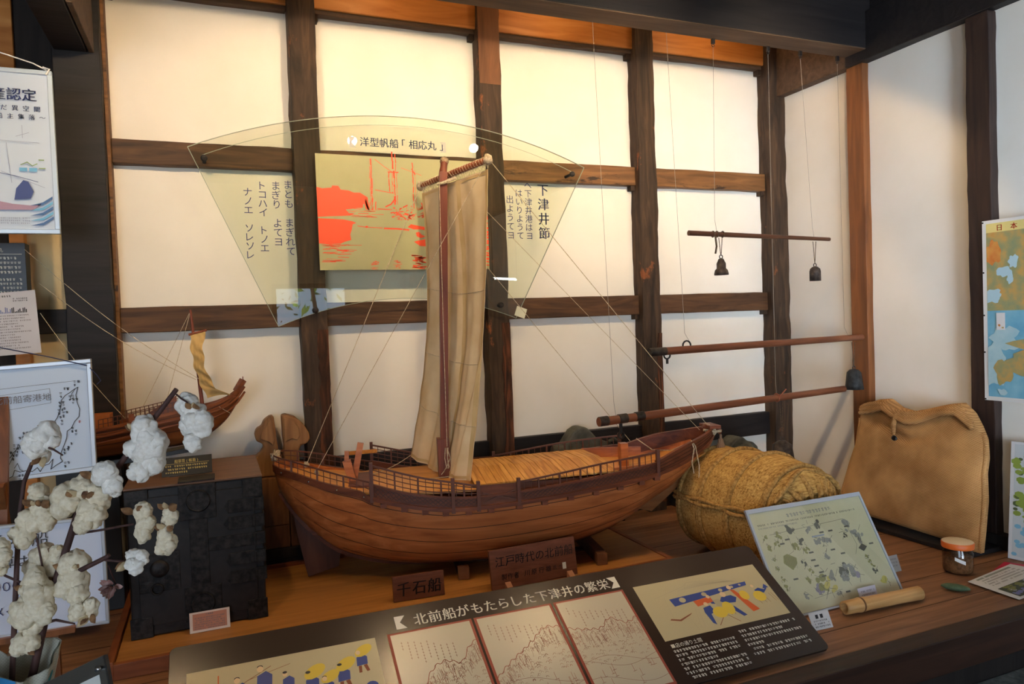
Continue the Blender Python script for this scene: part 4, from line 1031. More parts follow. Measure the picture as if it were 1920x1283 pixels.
poly_on(mb, pf_, cp((850, 875), (880, 850), (940, 862), (1040, 880), (1300, 885), (1480, 870), (1480, 930), (1040, 908), (960, 892), (900, 893)), hh, 1)
poly_on(mb, pf_, cp((900, 995), (935, 985), (1040, 965), (1200, 960), (1330, 985), (1280, 1030), (1040, 1035), (950, 1030)), hh, 1); poly_on(mb, pf_, cp((918, 920), (945, 912), (965, 935), (1000, 950), (960, 965), (925, 950)), hh, 1)
pl_line(5, (440, 872), (500, 880), (640, 885)); pl_line(12, (655, 888), (760, 890), (860, 898)); poly_on(mb, pf_, cp((495, 878), (515, 868), (528, 880), (510, 888)), hh, 1)
for k in range(40):
    y = rp.uniform(1090, 1215); x = 920 + rp.uniform(-50, 40); pl_line(rp.uniform(3, 10), (x, y), (x + rp.uniform(15, 60), y + rp.uniform(-3, 8)))
for cx in (560, 750):
    for k in range(16):
        y = rp.uniform(1150, 1222); pl_line(rp.uniform(2, 5), (cx + rp.uniform(-35, 20), y), (cx + rp.uniform(-10, 40), y + rp.uniform(-6, 6)))
for y in range(770, 1190, 26): pl_line(rp.uniform(6, 20), (1525, y + rp.uniform(-8, 8)), (1556, y + rp.uniform(-8, 8)))
mb.build('ship_print', [M['print_bg'], M['print_or']], fan)
M['navy'] = flat('navy_brush_ink', srgb(34, 44, 98), .5); M['grey_mark'] = flat('grey_flag_mark', srgb(196, 194, 188), .6)
gp = Plane((0, YF - .0004, 0), (1, 0, 0), (0, 0, 1)); mb = MB()
text_on(mb, gp, '洋型帆船「相応丸」', .659, 2.292, .046, m=0, weight=.012, step=.0465)
for a, sgn in ((.612, 1), (1.078, -1)):
    poly_on(mb, gp, [(a, 2.280), (a + sgn * .03, 2.280), (a + sgn * .012, 2.305), (a + sgn * .03, 2.330), (a, 2.330)][::sgn], .0005, 1)
mb.build('title_lettering', [M['navy'], M['grey_mark']], fan)
for body, a, b, sz2, wt, stp in (('下津井節', 1.592, 2.150, .066, .02, .074), ('へ下津井港はヨ', 1.508, 2.160, .043, .006, .043), ('はいりようて', 1.457, 2.118, .043, .006, .043), ('出ようてヨ', 1.405, 2.085, .044, .006, .045), ('まとも まぎれて', .330, 2.118, .043, .006, .0425), ('まぎり よてヨ', .278, 2.112, .044, .006, .0415), ('トコハイ トノエ', .219, 2.110, .042, .006, .0395), ('ナノエ ソレソレ', .158, 2.080, .042, .006, .0395)):
    mb = MB(); vtext_on(mb, gp, body, a, b, sz2, m=0, weight=wt, step=stp); mb.build('verse_column', M['navy'], fan)
mb = MB(); q = Plane((1.412, YF - .0008, 1.475), (.94, 0, -.34), (.34, 0, .94)); slab_on(mb, q, -.005, .052, 0, .05, 0, .004); slab_on(mb, q, -.005, .052, .034, .038, .004, .006); mb.build('corner_tag', flat('cream_tag', srgb(222, 222, 196), .5), fan)
# ================================================================== BALANCE RODS, WEIGHTS, HOOKS
M['rod'] = grain('dark_rod_wood', [(0.3, srgb(66, 40, 28)), (0.6, srgb(92, 58, 40)), (0.8, srgb(110, 72, 50))], (3, 30, 30), 0.45, 0.05)
M['rod2'] = grain('red_rod_wood', [(0.3, srgb(92, 52, 34)), (0.6, srgb(120, 72, 48)), (0.8, srgb(136, 86, 58))], (3, 30, 30), 0.4, 0.05)
M['wire'] = flat('fine_wire', srgb(150, 144, 134), .5)
M['weight'] = speckle('grey_iron_weight', srgb(44, 38, 36), srgb(84, 74, 68), 40, 0.6, 0.25, metal=.3)
M['weight_dark'] = speckle('black_iron_weight', srgb(34, 36, 38), srgb(62, 64, 66), 40, 0.6, 0.25, metal=.3)
M['cord'] = speckle('twisted_cord', srgb(64, 52, 42), srgb(104, 88, 72), 160, .9, .5)
def rod(label, a, b, r0, r1, mat, yc_=None):
    a, b = Vector(a), Vector(b)
    o = thing('balance_rod', label, 'balance rod', (a + b) / 2, 'balance rods hung on wires')
    m_ = MB(); n = 12
    m_.tube([a + (b - a) * k / n for k in range(n + 1)], [r0 + (r1 - r0) * k / n for k in range(n + 1)], 16); m_.build('rod', mat, o)
    return o
def wires(o, lst):
    for p_ in lst:
        m_ = MB(); m_.tube([Vector(q) for q in p_], .0009, 5); m_.build('wire', M['wire'], o)
def ring(m_, c, R, r, ax='y', m=0):
    f = {'y': lambda a: (R * math.cos(a), 0, R * math.sin(a)), 'x': lambda a: (0, R * math.cos(a), R * math.sin(a)), 'z': lambda a: (R * math.cos(a), R * math.sin(a), 0)}[ax]
    m_.tube([Vector(c) + Vector(f(k * PI / 8)) for k in range(17)], r, 6, m, False)
hx = [2.039, 2.31, 2.651, 2.863, 3.118]
YW = -.605
def wire_up(px, pz, hook, py): return [(hook, YW - .006, 2.77), (px, py, pz)]
# hooks under the great beam
for i, x in enumerate(hx[1:]):
    nm = ['leftmost', 'second', 'third', 'rightmost'][i]
    m_ = MB(); m_.box(x - .009, x + .009, -.612, -.600, 2.765, 2.835); ring(m_, (x, -.606, 2.758), .007, .002)
    tag(m_.build('beam_hook', M['black'], None, .001), 'black metal hook under the great dark beam, ' + nm + ' of four from the left', 'hook', 'hooks under the great beam')
r1 = rod('thin short dark balance rod hanging highest, in front of the upper right plaster panel', (2.094, -.66, 1.834), (2.977, -.66, 1.812), .0125, .0095, M['rod'])
wires(r1, [[(2.31, -.606, 2.752), (2.252, -.655, 1.90), (2.258, -.66, 1.842)], [(2.863, -.606, 2.752), (2.868, -.655, 1.87), (2.872, -.66, 1.823)]])
m_ = MB()
for x in (2.235, 2.258, 2.292): ring(m_, (x, -.66, 1.83), .0135, .003, 'x')
m_.tube([(2.238, -.674, 1.82), (2.242, -.676, 1.77), (2.236, -.674, 1.735)], .0045, 6); m_.build('cord_loop', M['cord'], r1)
r2 = rod('long reddish balance rod hanging in the middle, its right end before the brown post', (1.844, -.68, 1.280), (3.170, -.68, 1.294), .019, .0155, M['rod2'])
wires(r2, [[(2.039, -.606, 2.79), (2.055, -.66, 1.36), (2.075, -.68, 1.305)], [(3.118, -.606, 2.752), (3.066, -.66, 1.35), (3.07, -.68, 1.307)]])
m_ = MB(); ring(m_, (1.938, -.68, 1.262), .017, .004); ring(m_, (2.05, -.68, 1.302), .022, .004); m_.tube([(1.938, -.68, 1.246), (1.938, -.68, 1.222)], .006, 8); m_.build('iron_ring', M['iron'], r2)
m_ = MB(); m_.tube([(1.840, -.68, 1.2798), (1.93, -.68, 1.281)], .0195, 14); m_.build('iron_ferrule', M['iron'], r2)
r3 = rod('long reddish balance rod hanging lowest, its left end over the bow of the big ship', (1.575, -.66, .978), (3.056, -.66, 1.025), .0205, .0165, M['rod2'])
wires(r3, [[(2.651, -.606, 2.752), (2.60, -.655, 1.10), (2.60, -.66, 1.030)], [(1.64, -.61, 2.79), (1.66, -.655, 1.06), (1.665, -.66, 1.002)]])
m_ = MB()
for x in (1.60, 1.70, 1.79): m_.tube([(x - .022, -.66, .9785 + (x - 1.575) * .032), (x + .022, -.66, .980 + (x - 1.575) * .032)], .0222, 14)
m_.tube([(1.69, -.66, .962), (1.69, -.66, .918)], .008, 8); ring(m_, (1.69, -.66, .908), .013, .006); m_.build('iron_fitting', M['iron'], r3)
m_ = MB(); ring(m_, (2.60, -.66, 1.012), .0205, .003, 'x'); m_.tube([(2.60, -.68, 1.02), (2.635, -.69, 1.055)], .003, 6); m_.build('tie_cord', flat('red_cord', srgb(150, 84, 60), .8), r3)
# weights: each hangs from a rod by its own cord
def weight(label, prof, x, y, ztop, cord_z, mat, n=20, sy=1):
    o = thing('balance_weight', label, 'weight', (x, y, ztop + prof[-1][1]), 'weights hanging from the balance rods')
    m_ = MB(); m_.lathe([(r, z) for r, z in prof], (x, y, ztop), n, sy=sy); m_.build('body', mat, o)
    m_ = MB(); ring(m_, (x, y, ztop + .006), .009, .0025); m_.build('eye', mat, o)
    m_ = MB()
    if cord_z:
        for s_ in (-1, 1): m_.tube([(x + s_ * .010, y, cord_z), (x + s_ * .003, y, (cord_z + ztop) / 2 - .02), (x, y, ztop + .012)], .0018, 5)
        m_.build('cord', M['cord'], o)
    return o
weight('small bell-shaped weight with flared foot hanging from the left of the highest rod', [(.001, 0), (.012, -.004), (.018, -.018), (.022, -.026), (.022, -.05), (.030, -.058), (.034, -.074), (.034, -.082), (.001, -.082)], 2.279, -.66, 1.715, 1.814, M['weight'])
weight('small round-topped weight hanging from the right end of the highest rod', [(.001, 0), (.014, -.003), (.025, -.014), (.028, -.026), (.028, -.075), (.001, -.075)], 2.874, -.66, 1.672, 1.80, M['weight'])
weight('black tapered weight hanging from the middle rod before the brown post', [(.001, 0), (.022, -.004), (.036, -.018), (.044, -.08), (.048, -.108), (.001, -.108)], 3.106, -.68, 1.128, 1.27, M['weight_dark'], 6)
weight('large grey tapered weight hanging in the corner under the lowest rod', [(.001, 0), (.02, -.004), (.046, -.022), (.058, -.10), (.062, -.135), (.001, -.135)], 2.628, -.66, .795, .992, M['weight'], 8)

# ================================================================== STRAW BALE AND SACK
M['straw'] = None
def straw_mat():
    m, n, l, b = new_mat('plaited_straw')
    mp = coords(n, l, (9, 150, 150)); nz = n.new('ShaderNodeTexNoise'); nz.inputs['Scale'].default_value = 1; nz.inputs['Detail'].default_value = 5; nz.inputs['Distortion'].default_value = .8; l.new(mp.outputs[0], nz.inputs[0])
    mp2 = coords(n, l, (60, 9, 9)); n2 = n.new('ShaderNodeTexNoise'); n2.inputs['Scale'].default_value = 1; n2.inputs['Detail'].default_value = 3; l.new(mp2.outputs[0], n2.inputs[0])
    ad = n.new('ShaderNodeMath'); ad.operation = 'MULTIPLY_ADD'; ad.inputs[1].default_value = .35; l.new(n2.outputs[0], ad.inputs[0]); l.new(nz.outputs[0], ad.inputs[2])
    r = ramp(n, [(.45, srgb(122, 88, 42)), (.65, srgb(186, 146, 82)), (.85, srgb(216, 180, 112))]); l.new(ad.outputs[0], r.inputs[0]); l.new(r.outputs[0], b.inputs['Base Color'])
    b.inputs['Roughness'].default_value = .8; b.inputs['Specular IOR Level'].default_value = .2
    bp = n.new('ShaderNodeBump'); bp.inputs['Strength'].default_value = .8; bp.inputs['Distance'].default_value = .006; l.new(ad.outputs[0], bp.inputs['Height']); l.new(bp.outputs[0], b.inputs['Normal'])
    return m
M['straw'] = straw_mat()
M['straw_rope'] = speckle('straw_rope', srgb(140, 104, 54), srgb(196, 156, 92), 90, .85, .7)
bale = thing('straw_bale', 'plump roped straw rice bale lying on the platform between bow and sack', 'bale', (2.2, -.95, .352))
BA, BB = Vector((2.14, -.655, .585)), Vector((2.205, -1.295, .590))
bd = (BB - BA).normalized(); bu = bd.cross(Vector((0, 0, 1))).normalized(); bv = bu.cross(bd)
if bv.z < 0: bv = -bv; bu = -bu
if bu.x > 0: pass
BRX, BRY = [0, .03, .08, .16, .3, .5, .7, .84, .92, .97, 1], [.12, .175, .210, .230, .242, .246, .242, .225, .198, .165, .12]
def bale_pt(t, a, out=0):
    r = smooth_interp(t, BRX, BRY) + out
    for h in (.13, .36, .62, .86): r -= .007 * math.exp(-((t - h) / .02) ** 2)
    r *= 1 + .018 * mnoise.noise(Vector((t * 5, math.cos(a) * 1.5, math.sin(a) * 1.5)))
    z = math.sin(a) * r
    if z < -.205: z = -.205 + (z + .205) * .6
    c = BA + (BB - BA) * t
    return c + bu * math.cos(a) * r * 1.02 + bv * z
NA = 48
mb = MB(); tl = frange(0, 1, 60)
mb.grid([[bale_pt(t, 2 * PI * k / NA) for k in range(NA + 1)] for t in tl], 0)
for t, fl in ((0, True), (1, False)):
    c = BA + (BB - BA) * t; ringp = [bale_pt(t, 2 * PI * k / NA) for k in range(NA)]
    inner = [c + (p - c) * .55 + bd * (.012 if fl else -.05) for p in ringp]
    n0 = len(ringp)
    fs = [(k, (k + 1) % n0, n0 + (k + 1) % n0, n0 + k) for k in range(n0)]
    mb.add(ringp + inner, fs if fl else [f[::-1] for f in fs], 0, True)
    mb.add(inner, [tuple(range(n0))[::-1] if not fl else tuple(range(n0))], 0)
bale_o = mb.build('straw_body', M['straw'], bale)
def band(t, wob=.0, r=.010):
    m_ = MB()
    for d in (-.008, .008):
        m_.tube([bale_pt(t + d + wob * math.sin(2 * PI * k / 40), 2 * PI * k / 40, .007) for k in range(41)], r, 6, 0, False)
    m_.build('rope_band', M['straw_rope'], bale)
for t in (.13, .36, .62, .86): band(t, .012)
for a0 in (math.radians(168), math.radians(10), math.radians(272)):
    m_ = MB()
    for d in (-.035, .035): m_.tube([bale_pt(t, a0 + d * (1 + .5 * math.sin(t * 20)), .009) for t in frange(.03, .96, 30)], .0095, 6)
    m_.build('length_rope', M['straw_rope'], bale)
m_ = MB(); rs = random.Random(12)
for k in range(46):
    a = rs.uniform(0, 2 * PI); p0 = bale_pt(rs.uniform(.90, .99), a, .004); p1 = BB + bu * math.cos(a + rs.uniform(-.5, .5)) * .09 + bv * math.sin(a) * .09 + bd * rs.uniform(-.03, .02); pm = (p0 + p1) / 2 + bd * .012
    m_.tube([p0, pm, p1], [.009, .012, .007], 6)
for k in range(4):
    a = k * 1.6 + .5; m_.tube([bale_pt(.93, a + j * .35, .012) + bd * .02 * math.sin(j * 1.4) for j in range(7)], .009, 6)
m_.build('knotted_end', M['straw_rope'], bale)

def coons(Lc, Tc, Rc, Bc, u, v):
    """patch between four boundary curves; u along top/bottom, v from bottom to top"""
    def ev(c, t):
        d = [0]
        for p, q in zip(c, c[1:]): d.append(d[-1] + math.hypot(q[0] - p[0], q[1] - p[1]))
        t *= d[-1]
        for i in range(len(c) - 1):
            if t <= d[i + 1] + 1e-9:
                k = (t - d[i]) / max(1e-9, d[i + 1] - d[i]); return (c[i][0] + (c[i + 1][0] - c[i][0]) * k, c[i][1] + (c[i + 1][1] - c[i][1]) * k)
        return c[-1]
    l, r, b, t = ev(Lc, v), ev(Rc, v), ev(Bc, u), ev(Tc, u)
    return tuple((1 - u) * l[i] + u * r[i] + (1 - v) * b[i] + v * t[i] - ((1 - u) * (1 - v) * Bc[0][i] + u * (1 - v) * Bc[-1][i] + (1 - u) * v * Tc[0][i] + u * v * Tc[-1][i]) for i in (0, 1))
SL = [(-.643, .40), (-.662, .5), (-.686, .642), (-.706, .728), (-.701, .81), (-.70, .901)]
ST = [(-.70, .901), (-.722, .945), (-.799, .974), (-.855, .981), (-.929, .943), (-.996, .932), (-1.086, .956), (-1.176, .984), (-1.24, .995), (-1.296, .955), (-1.336, .90)]
SR = [(-1.419, .372), (-1.415, .457), (-1.407, .59), (-1.386, .70), (-1.385, .768), (-1.368, .846), (-1.336, .90)]
SB_ = [(-.643, .40), (-.881, .395), (-1.06, .392), (-1.227, .388), (-1.331, .372), (-1.419, .372)]
def sack_pt(u, v, d):
    y, z = coons(SL, ST, SR, SB_, u, v)
    x = 3.0 + .17 * (z - .36) / .69
    bul = (max(0, 4 * u * (1 - u))) ** .45 * (max(0, 4 * v * (1 - v))) ** .45
    fr = -.055 * bul - .012 * mnoise.noise(Vector((u * 4, v * 4, 1))) * bul
    fold = math.exp(-((v - (.86 - .10 * math.sin(PI * u))) / .035) ** 2) * (.55 + .45 * math.sin(u * 6)) * (1 if u > .12 else u / .12)
    fr += .036 * fold * bul
    if v > .88: fr -= .022 * (v - .88) / .12 * bul ** .3
    return Vector((min(x + (fr if d == 0 else .022 + .02 * bul), 3.183), y, z))
M['sack'] = weave('woven_straw_matting', srgb(140, 100, 60), srgb(214, 166, 110), 400, 900, .9, .6, 'yz', .55, .004)
sack = thing('straw_sack', 'large flat woven straw sack with folded top leaning on the right wall', 'sack', (3.05, -1.03, .40))
mb = MB(); nu_, nv_ = 48, 48
F0 = [[sack_pt(u / nu_, v / nv_, 0) for u in range(nu_ + 1)] for v in range(nv_ + 1)]; F1 = [[sack_pt(u / nu_, v / nv_, 1) for u in range(nu_ + 1)] for v in range(nv_ + 1)]
mb.grid(F0, 0); mb.grid(F1, 0, True, True)
for a, b_, fl in ((F0[0], F1[0], False), (F0[-1], F1[-1], True), ([r[0] for r in F0], [r[0] for r in F1], True), ([r[-1] for r in F0], [r[-1] for r in F1], False)): mb.grid([a, b_], 0, True, not fl)
mb.build('woven_body', M['sack'], sack)
m_ = MB()      # rolled mouth of the sack
for sh in range(3):
    m_.tube([sack_pt(u, .965 - .02 * sh, 0) + Vector((-.012 - .004 * sh, 0, .008 * math.sin(u * 17 + sh))) for u in frange(.06, .94, 26)], [.010 + .006 * math.sin(PI * k / 26) for k in range(27)], 8)
m_.build('rolled_mouth', M['sack'], sack)
m_ = MB(); p0 = sack_pt(.40, .93, 0); m_.tube([p0 + Vector((-.02, 0, .02)), p0 + Vector((-.034, .006, -.03)), p0 + Vector((-.028, .01, -.085))], [.012, .014, .008], 8); m_.sphere(p0 + Vector((-.022, .012, -.105)), .016, 10, 8, 1, (.5, 1, 1))
m_.build('tie_knot', [M['sack'], M['black']], sack)
for e, cu in (('u', 0), ('u', 1)):
    m_ = MB(); m_.tube([sack_pt(.006 if cu == 0 else .994, v, 0) + Vector((.008, 0, 0)) for v in frange(.02, .93, 30)], .012, 8); m_.build('bound_edge', M['sack'], sack)
o = MB().box(2.955, 3.175, -1.40, -.60, .352, .372).build('sack_board', M['black_beam'], None, .004); tag(o, 'low black board lying on the platform under the straw sack', 'board')

# ================================================================== CHART, CARDS, BAMBOO, JAR, PAPERS
M['clear'] = glass('clear_acrylic', (.97, .98, .98, 1))
M['acr_edge'] = flat('acrylic_edge', srgb(176, 186, 200), .25)
M['chart_paper'] = speckle('yellowed_chart_paper', srgb(204, 202, 168), srgb(216, 212, 184), 5, .6, 0)
tilt = math.radians(60)
cpn = Plane((1.815, -1.530, .356), (.9999, -.006, 0), (0, math.cos(tilt), math.sin(tilt)))
ct = thing('shipwright_tool_chart', 'pale yellow picture chart in a clear acrylic holder propped before the bale', 'chart', (2.1, -1.45, .352))
CW, CH = .578, .392
m_ = MB(); slab_on(m_, cpn, .010, CW - .010, .006, CH - .012, -.001, .001); m_.build('chart_sheet', M['chart_paper'], ct)
m_ = MB(); slab_on(m_, cpn, 0, CW, 0, CH, .003, .0045); m_.build('clear_cover', M['clear'], ct)
m_ = MB()
for a0, a1, b0, b1 in ((0, CW, CH - .012, CH + .004), (0, .009, 0, CH), (CW - .009, CW, 0, CH), (0, CW, -.002, .005)): slab_on(m_, cpn, a0, a1, b0, b1, -.004, .005)
m_.build('holder_edge', M['acr_edge'], ct)
m_ = MB(); pb = cpn.p(CW * .5, CH * .62, -.008)
m_.hexa([pb + Vector((-.03, -.002, 0)), pb + Vector((.03, -.002, 0)), pb + Vector((.03, .004, 0)), pb + Vector((-.03, .004, 0)), pb + Vector((-.03, -.002, .02)), pb + Vector((.03, -.002, .02)), pb + Vector((.03, .004, .02)), pb + Vector((-.03, .004, .02))])
m_.bar(pb, (pb.x, pb.y + .13, .353), .05, .004); m_.build('rear_strut', M['acr_edge'], ct)
mats_c = [flat('chart_ink', srgb(96, 96, 88), .7), flat('chart_olive', srgb(150, 150, 96), .7), flat('chart_grey', srgb(148, 150, 144), .7), flat('chart_violet', srgb(150, 144, 166), .7), flat('chart_yellow', srgb(206, 196, 110), .7)]
m_ = MB(); rc = random.Random(21); hc = .0014
text_w = CW
smalltype(m_, cpn, .18, .40, .345, .016, hc, 2, rc); smalltype(m_, cpn, .03, .52, .328, .008, hc, 0, rc); smalltype(m_, cpn, .03, .22, .316, .007, hc, 2, rc)
line_on(m_, cpn, [(.07, .292), (.40, .302), (.44, .304), (.455, .20), (.43, .165)], .0012, hc, 0); line_on(m_, cpn, [(.15, .28), (.15, .22), (.12, .21)], .001, hc, 0); line_on(m_, cpn, [(.16, .045), (.30, .055)], .001, hc, 0)
def blob(a, b, r, m, k=5, el=1.0):
    for _ in range(k):
        disc_on(m_, cpn, a + rc.uniform(-r, r) * .7, b + rc.uniform(-r, r) * .7, r * rc.uniform(.25, .6), r * rc.uniform(.2, .5) * el, hc + .0001 * rc.random(), m, 9, rc.uniform(0, 3))
    for _ in range(k):
        a0, b0 = a + rc.uniform(-r, r), b + rc.uniform(-r, r); line_on(m_, cpn, [(a0, b0), (a0 + rc.uniform(-r, r), b0 + rc.uniform(-r, r))], .0014, hc + .0002, 0)
for a, b, r, m in ((.045, .285, .012, 1), (.05, .245, .012, 1), (.05, .205, .010, 1), (.05, .17, .011, 1), (.055, .135, .011, 1), (.06, .1, .012, 1), (.085, .255, .014, 1), (.11, .285, .017, 1), (.175, .295, .022, 0), (.255, .29, .018, 2), (.30, .30, .018, 0), (.17, .235, .02, 1), (.20, .245, .016, 0), (.21, .215, .016, 1), (.28, .235, .022, 2), (.32, .235, .022, 2), (.175, .17, .012, 0), (.19, .14, .012, 1), (.29, .18, .016, 2), (.225, .09, .030, 1), (.25, .08, .030, 4), (.20, .07, .024, 3), (.27, .11, .02, 2), (.34, .125, .028, 0), (.36, .11, .032, 2), (.39, .10, .024, 3), (.33, .09, .022, 2), (.435, .275, .028, 2), (.47, .24, .022, 2), (.49, .22, .020, 2), (.42, .24, .014, 0), (.48, .15, .010, 1), (.48, .135, .010, 1), (.49, .115, .010, 1), (.49, .09, .012, 0), (.165, .11, .014, 1), (.13, .06, .014, 2), (.51, .05, .022, 4), (.28, .045, .014, 2)): blob(a, b, r, m)
poly_on(m_, cpn, [(.085, .185), (.115, .155), (.145, .175), (.15, .195), (.115, .215), (.095, .21)], hc, 1)
for k in range(7): line_on(m_, cpn, [(.095 + .007 * k, .176 - .003 * k), (.10 + .007 * k, .21 - .002 * k)], .001, hc + .0003, 0)
poly_on(m_, cpn, [(.455, .185), (.475, .170), (.50, .185), (.48, .20)], hc, 0)
for a, b in ((.13, .262), (.10, .25), (.215, .20), (.21, .172), (.215, .15), (.225, .125), (.23, .11), (.30, .265), (.345, .265), (.32, .195), (.36, .175), (.10, .12), (.515, .19), (.31, .04), (.43, .27)): quad_on(m_, cpn, a, a + .022, b, b + .006, hc + .0003, 0)
m_.build('tool_pictures', mats_c, ct)

M['card'] = flat('white_card', srgb(206, 208, 212), .6); M['cardstand'] = M['clear']
def d_tiny(big, seed, rows=3):
    def f(m_, p_, w, h):
        r_ = random.Random(seed)
        if big: quad_on(m_, p_, w * .28, w * .42, h * .62, h * .84, .0006); quad_on(m_, p_, w * .52, w * .66, h * .62, h * .84, .0006)
        for i in range(rows): smalltype(m_, p_, w * .14, w * .88, h * (.44 - .16 * i) if big else h * (.72 - .2 * i), h * .11, m=0, rnd=r_)
    return f
standing_card('label_card', 'small white label card standing at the right end of the sloping info panel', 'card', 1.838, 1.922, -1.640, .353, .058, .45, -.05, .002, [M['card'], M['ink']], d_tiny(True, 31))
standing_card('label_card', 'pale lilac label card leaning on the chart behind the bamboo', 'card', 2.150, 2.238, -1.562, .353, .062, .35, 0, .002, [flat('lilac_card', srgb(192, 192, 208), .6), M['grey_ink']], d_tiny(False, 32, 2))
standing_card('label_card', 'small grey label card standing beyond the right edge of the chart', 'card', 2.505, 2.585, -1.372, .353, .066, .35, 0, .002, [flat('grey_card', srgb(150, 148, 146), .6), M['grey_ink']], d_tiny(False, 33))
# bamboo tube
M['bamboo'] = grain('dry_bamboo', [(0.3, srgb(186, 140, 84)), (0.6, srgb(212, 168, 110)), (0.8, srgb(222, 182, 126))], (2, 40, 40), .4, .05)
bam = thing('bamboo_tube', 'cut length of dry yellow bamboo lying on the platform before the chart', 'bamboo', (2.2, -1.6, .353))
m_ = MB(); n = 28; ba, bb = Vector((2.030, -1.592, .3805)), Vector((2.385, -1.612, .378)); d = (bb - ba).normalized(); u = Vector((0, 0, 1)); w = d.cross(u).normalized(); u = w.cross(d)
def tb(p, r): return [p + (w * math.cos(2 * PI * k / n) + u * math.sin(2 * PI * k / n)) * r for k in range(n + 1)]
prof = [(0, .017), (0, .0235), (.05, .0245), (.068, .0265), (.073, .0235), (.078, .0262), (.10, .024), (.25, .0235), (.352, .025), (.354, .018), (.09, .018), (.088, .001)]
m_.grid([tb(ba + d * t, r) for t, r in prof[:10]], 0); m_.grid([tb(ba + d * t, r) for t, r in ((.354, .018), (.352, .018), (.30, .018), (.298, .0005))], 0); m_.grid([tb(ba + d * t, r) for t, r in ((.06, .0005), (.058, .017), (0, .017))], 0)
m_.build('tube', M['bamboo'], bam)
m_ = MB(); m_.grid([tb(ba + d * t, r) for t, r in ((.069, .0255), (.071, .0262), (.076, .0262), (.078, .0255))], 0); m_.build('node_ring', flat('bamboo_node', srgb(110, 72, 38), .6), bam)
# jar
jar = thing('glass_jar', 'small glass jar with an orange rimmed lid on the platform by the sack', 'jar', (2.775, -1.48, .352))
JC = (2.775, -1.48, .352)
m_ = MB(); m_.lathe([(.001, .001), (.048, .001), (.054, .008), (.056, .02), (.056, .085), (.050, .098), (.050, .108)], JC, 32); m_.build('glass_body', glass('jar_glass', (.86, .84, .80, 1)), jar)
m_ = MB(); m_.lathe([(.001, .003), (.046, .003), (.053, .012), (.053, .066), (.001, .068)], JC, 32); m_.build('contents', speckle('brown_grains', srgb(96, 64, 40), srgb(136, 96, 62), 90, .9, .5), jar)
m_ = MB(); m_.lathe([(.050, .102), (.059, .102), (.060, .106), (.060, .122), (.057, .126)], JC, 32, 0); m_.lathe([(.058, .1255), (.050, .128), (.001, .128)], JC, 32, 1); m_.build('lid', [flat('orange_lid', srgb(226, 110, 44), .4), flat('cream_lid', srgb(226, 206, 172), .5)], jar)
m_ = MB(); a_ = [math.radians(q) for q in (205, 215, 225, 235, 245)]
m_.grid([[(JC[0] + .0565 * math.cos(a), JC[1] + .0565 * math.sin(a), JC[2] + z - .004 * i) for i, a in enumerate(a_)] for z in (.060, .074)], 0); m_.build('paper_label', M['white_paper'], jar)
# dried leaf-shaped green fruit
lf = MB(); lf.sphere((2.577, -1.612, .3655), 1, 20, 10, 0, (.050, .019, .0125), .1, 3); 
o = lf.build('green_pod', speckle('dull_green_skin', srgb(62, 82, 60), srgb(84, 104, 76), 30, .5, .1)); o.matrix_world = Matrix.Translation((2.577, -1.612, .3655)) @ Matrix.Rotation(math.radians(-55), 4, 'Z') @ Matrix.Translation((-2.577, 1.612, -.3655))
tag(o, 'flat dull green pod lying on the platform boards between jar and bamboo', 'pod')
# leaflet and crimson folder
fo = MB().add([(2.80, -1.575, .3525), (3.03, -1.50, .3525), (3.13, -1.66, .3525), (2.90, -1.76, .3525), (2.80, -1.575, .3560), (3.03, -1.50, .3560), (3.13, -1.66, .3560), (2.90, -1.76, .3560)], [(0, 1, 2, 3), (7, 6, 5, 4), (0, 4, 5, 1), (1, 5, 6, 2), (2, 6, 7, 3), (3, 7, 4, 0)]).build('paper_folder', flat('crimson_folder', srgb(200, 30, 66), .5))
tag(fo, 'crimson red folder lying under the white leaflet at the right edge of the platform', 'folder')
lp = Plane((2.688, -1.583, .3566), (.29, .062, .004), (-.062, .29, .0)); lp = Plane((2.640, -1.790, .3585), (.98, .10, 0), (.20, .98, 0))
lt = thing('leaflet', 'white leaflet with a photograph of blue flowers on the crimson folder', 'leaflet', (2.8, -1.65, .357))
def q4(m_, pts, z, m=0): m_.add([(x, y, z) for x, y in pts], [(0, 1, 2, 3)], m)
C4 = [(2.681, -1.783), (3.10, -1.745), (3.020, -1.532), (2.688, -1.583)]
def lerp2(u, v):
    a = Vector(C4[0]) * (1 - u) * (1 - v) + Vector(C4[1]) * u * (1 - v) + Vector(C4[2]) * u * v + Vector(C4[3]) * (1 - u) * v; return (a.x, a.y)
m_ = MB(); m_.add([(x, y, .3568) for x, y in C4] + [(x, y, .3582) for x, y in C4], [(3, 2, 1, 0), (4, 5, 6, 7), (0, 1, 5, 4), (1, 2, 6, 5), (2, 3, 7, 6), (3, 0, 4, 7)]); m_.build('sheet', M['white_paper'], lt)
m_ = MB(); q4(m_, [lerp2(.07, .06), lerp2(.94, .06), lerp2(.94, .48), lerp2(.07, .48)], .3586, 0); rq = random.Random(8)
for k in range(90):
    u, v = rq.uniform(.1, .9), rq.uniform(.09, .45); x, y = lerp2(u, v); s_ = rq.uniform(.006, .016); mm = 1 if v < .28 else 2
    m_.add([(x + s_ * math.cos(a), y + s_ * .6 * math.sin(a), .3588 + .00005 * k / 90) for a in [i * PI / 4 for i in range(8)]], [tuple(range(8))], mm if rq.random() < .75 else 3)
for r in range(5):
    v = .90 - r * .075
    for k in range(30):
        if rq.random() < .85: u = .12 + .025 * k; q4(m_, [lerp2(u, v), lerp2(u + .018, v), lerp2(u + .018, v + (.035 if r else .05)), lerp2(u, v + (.035 if r else .05))], .3586, 4 if r == 0 else 5)
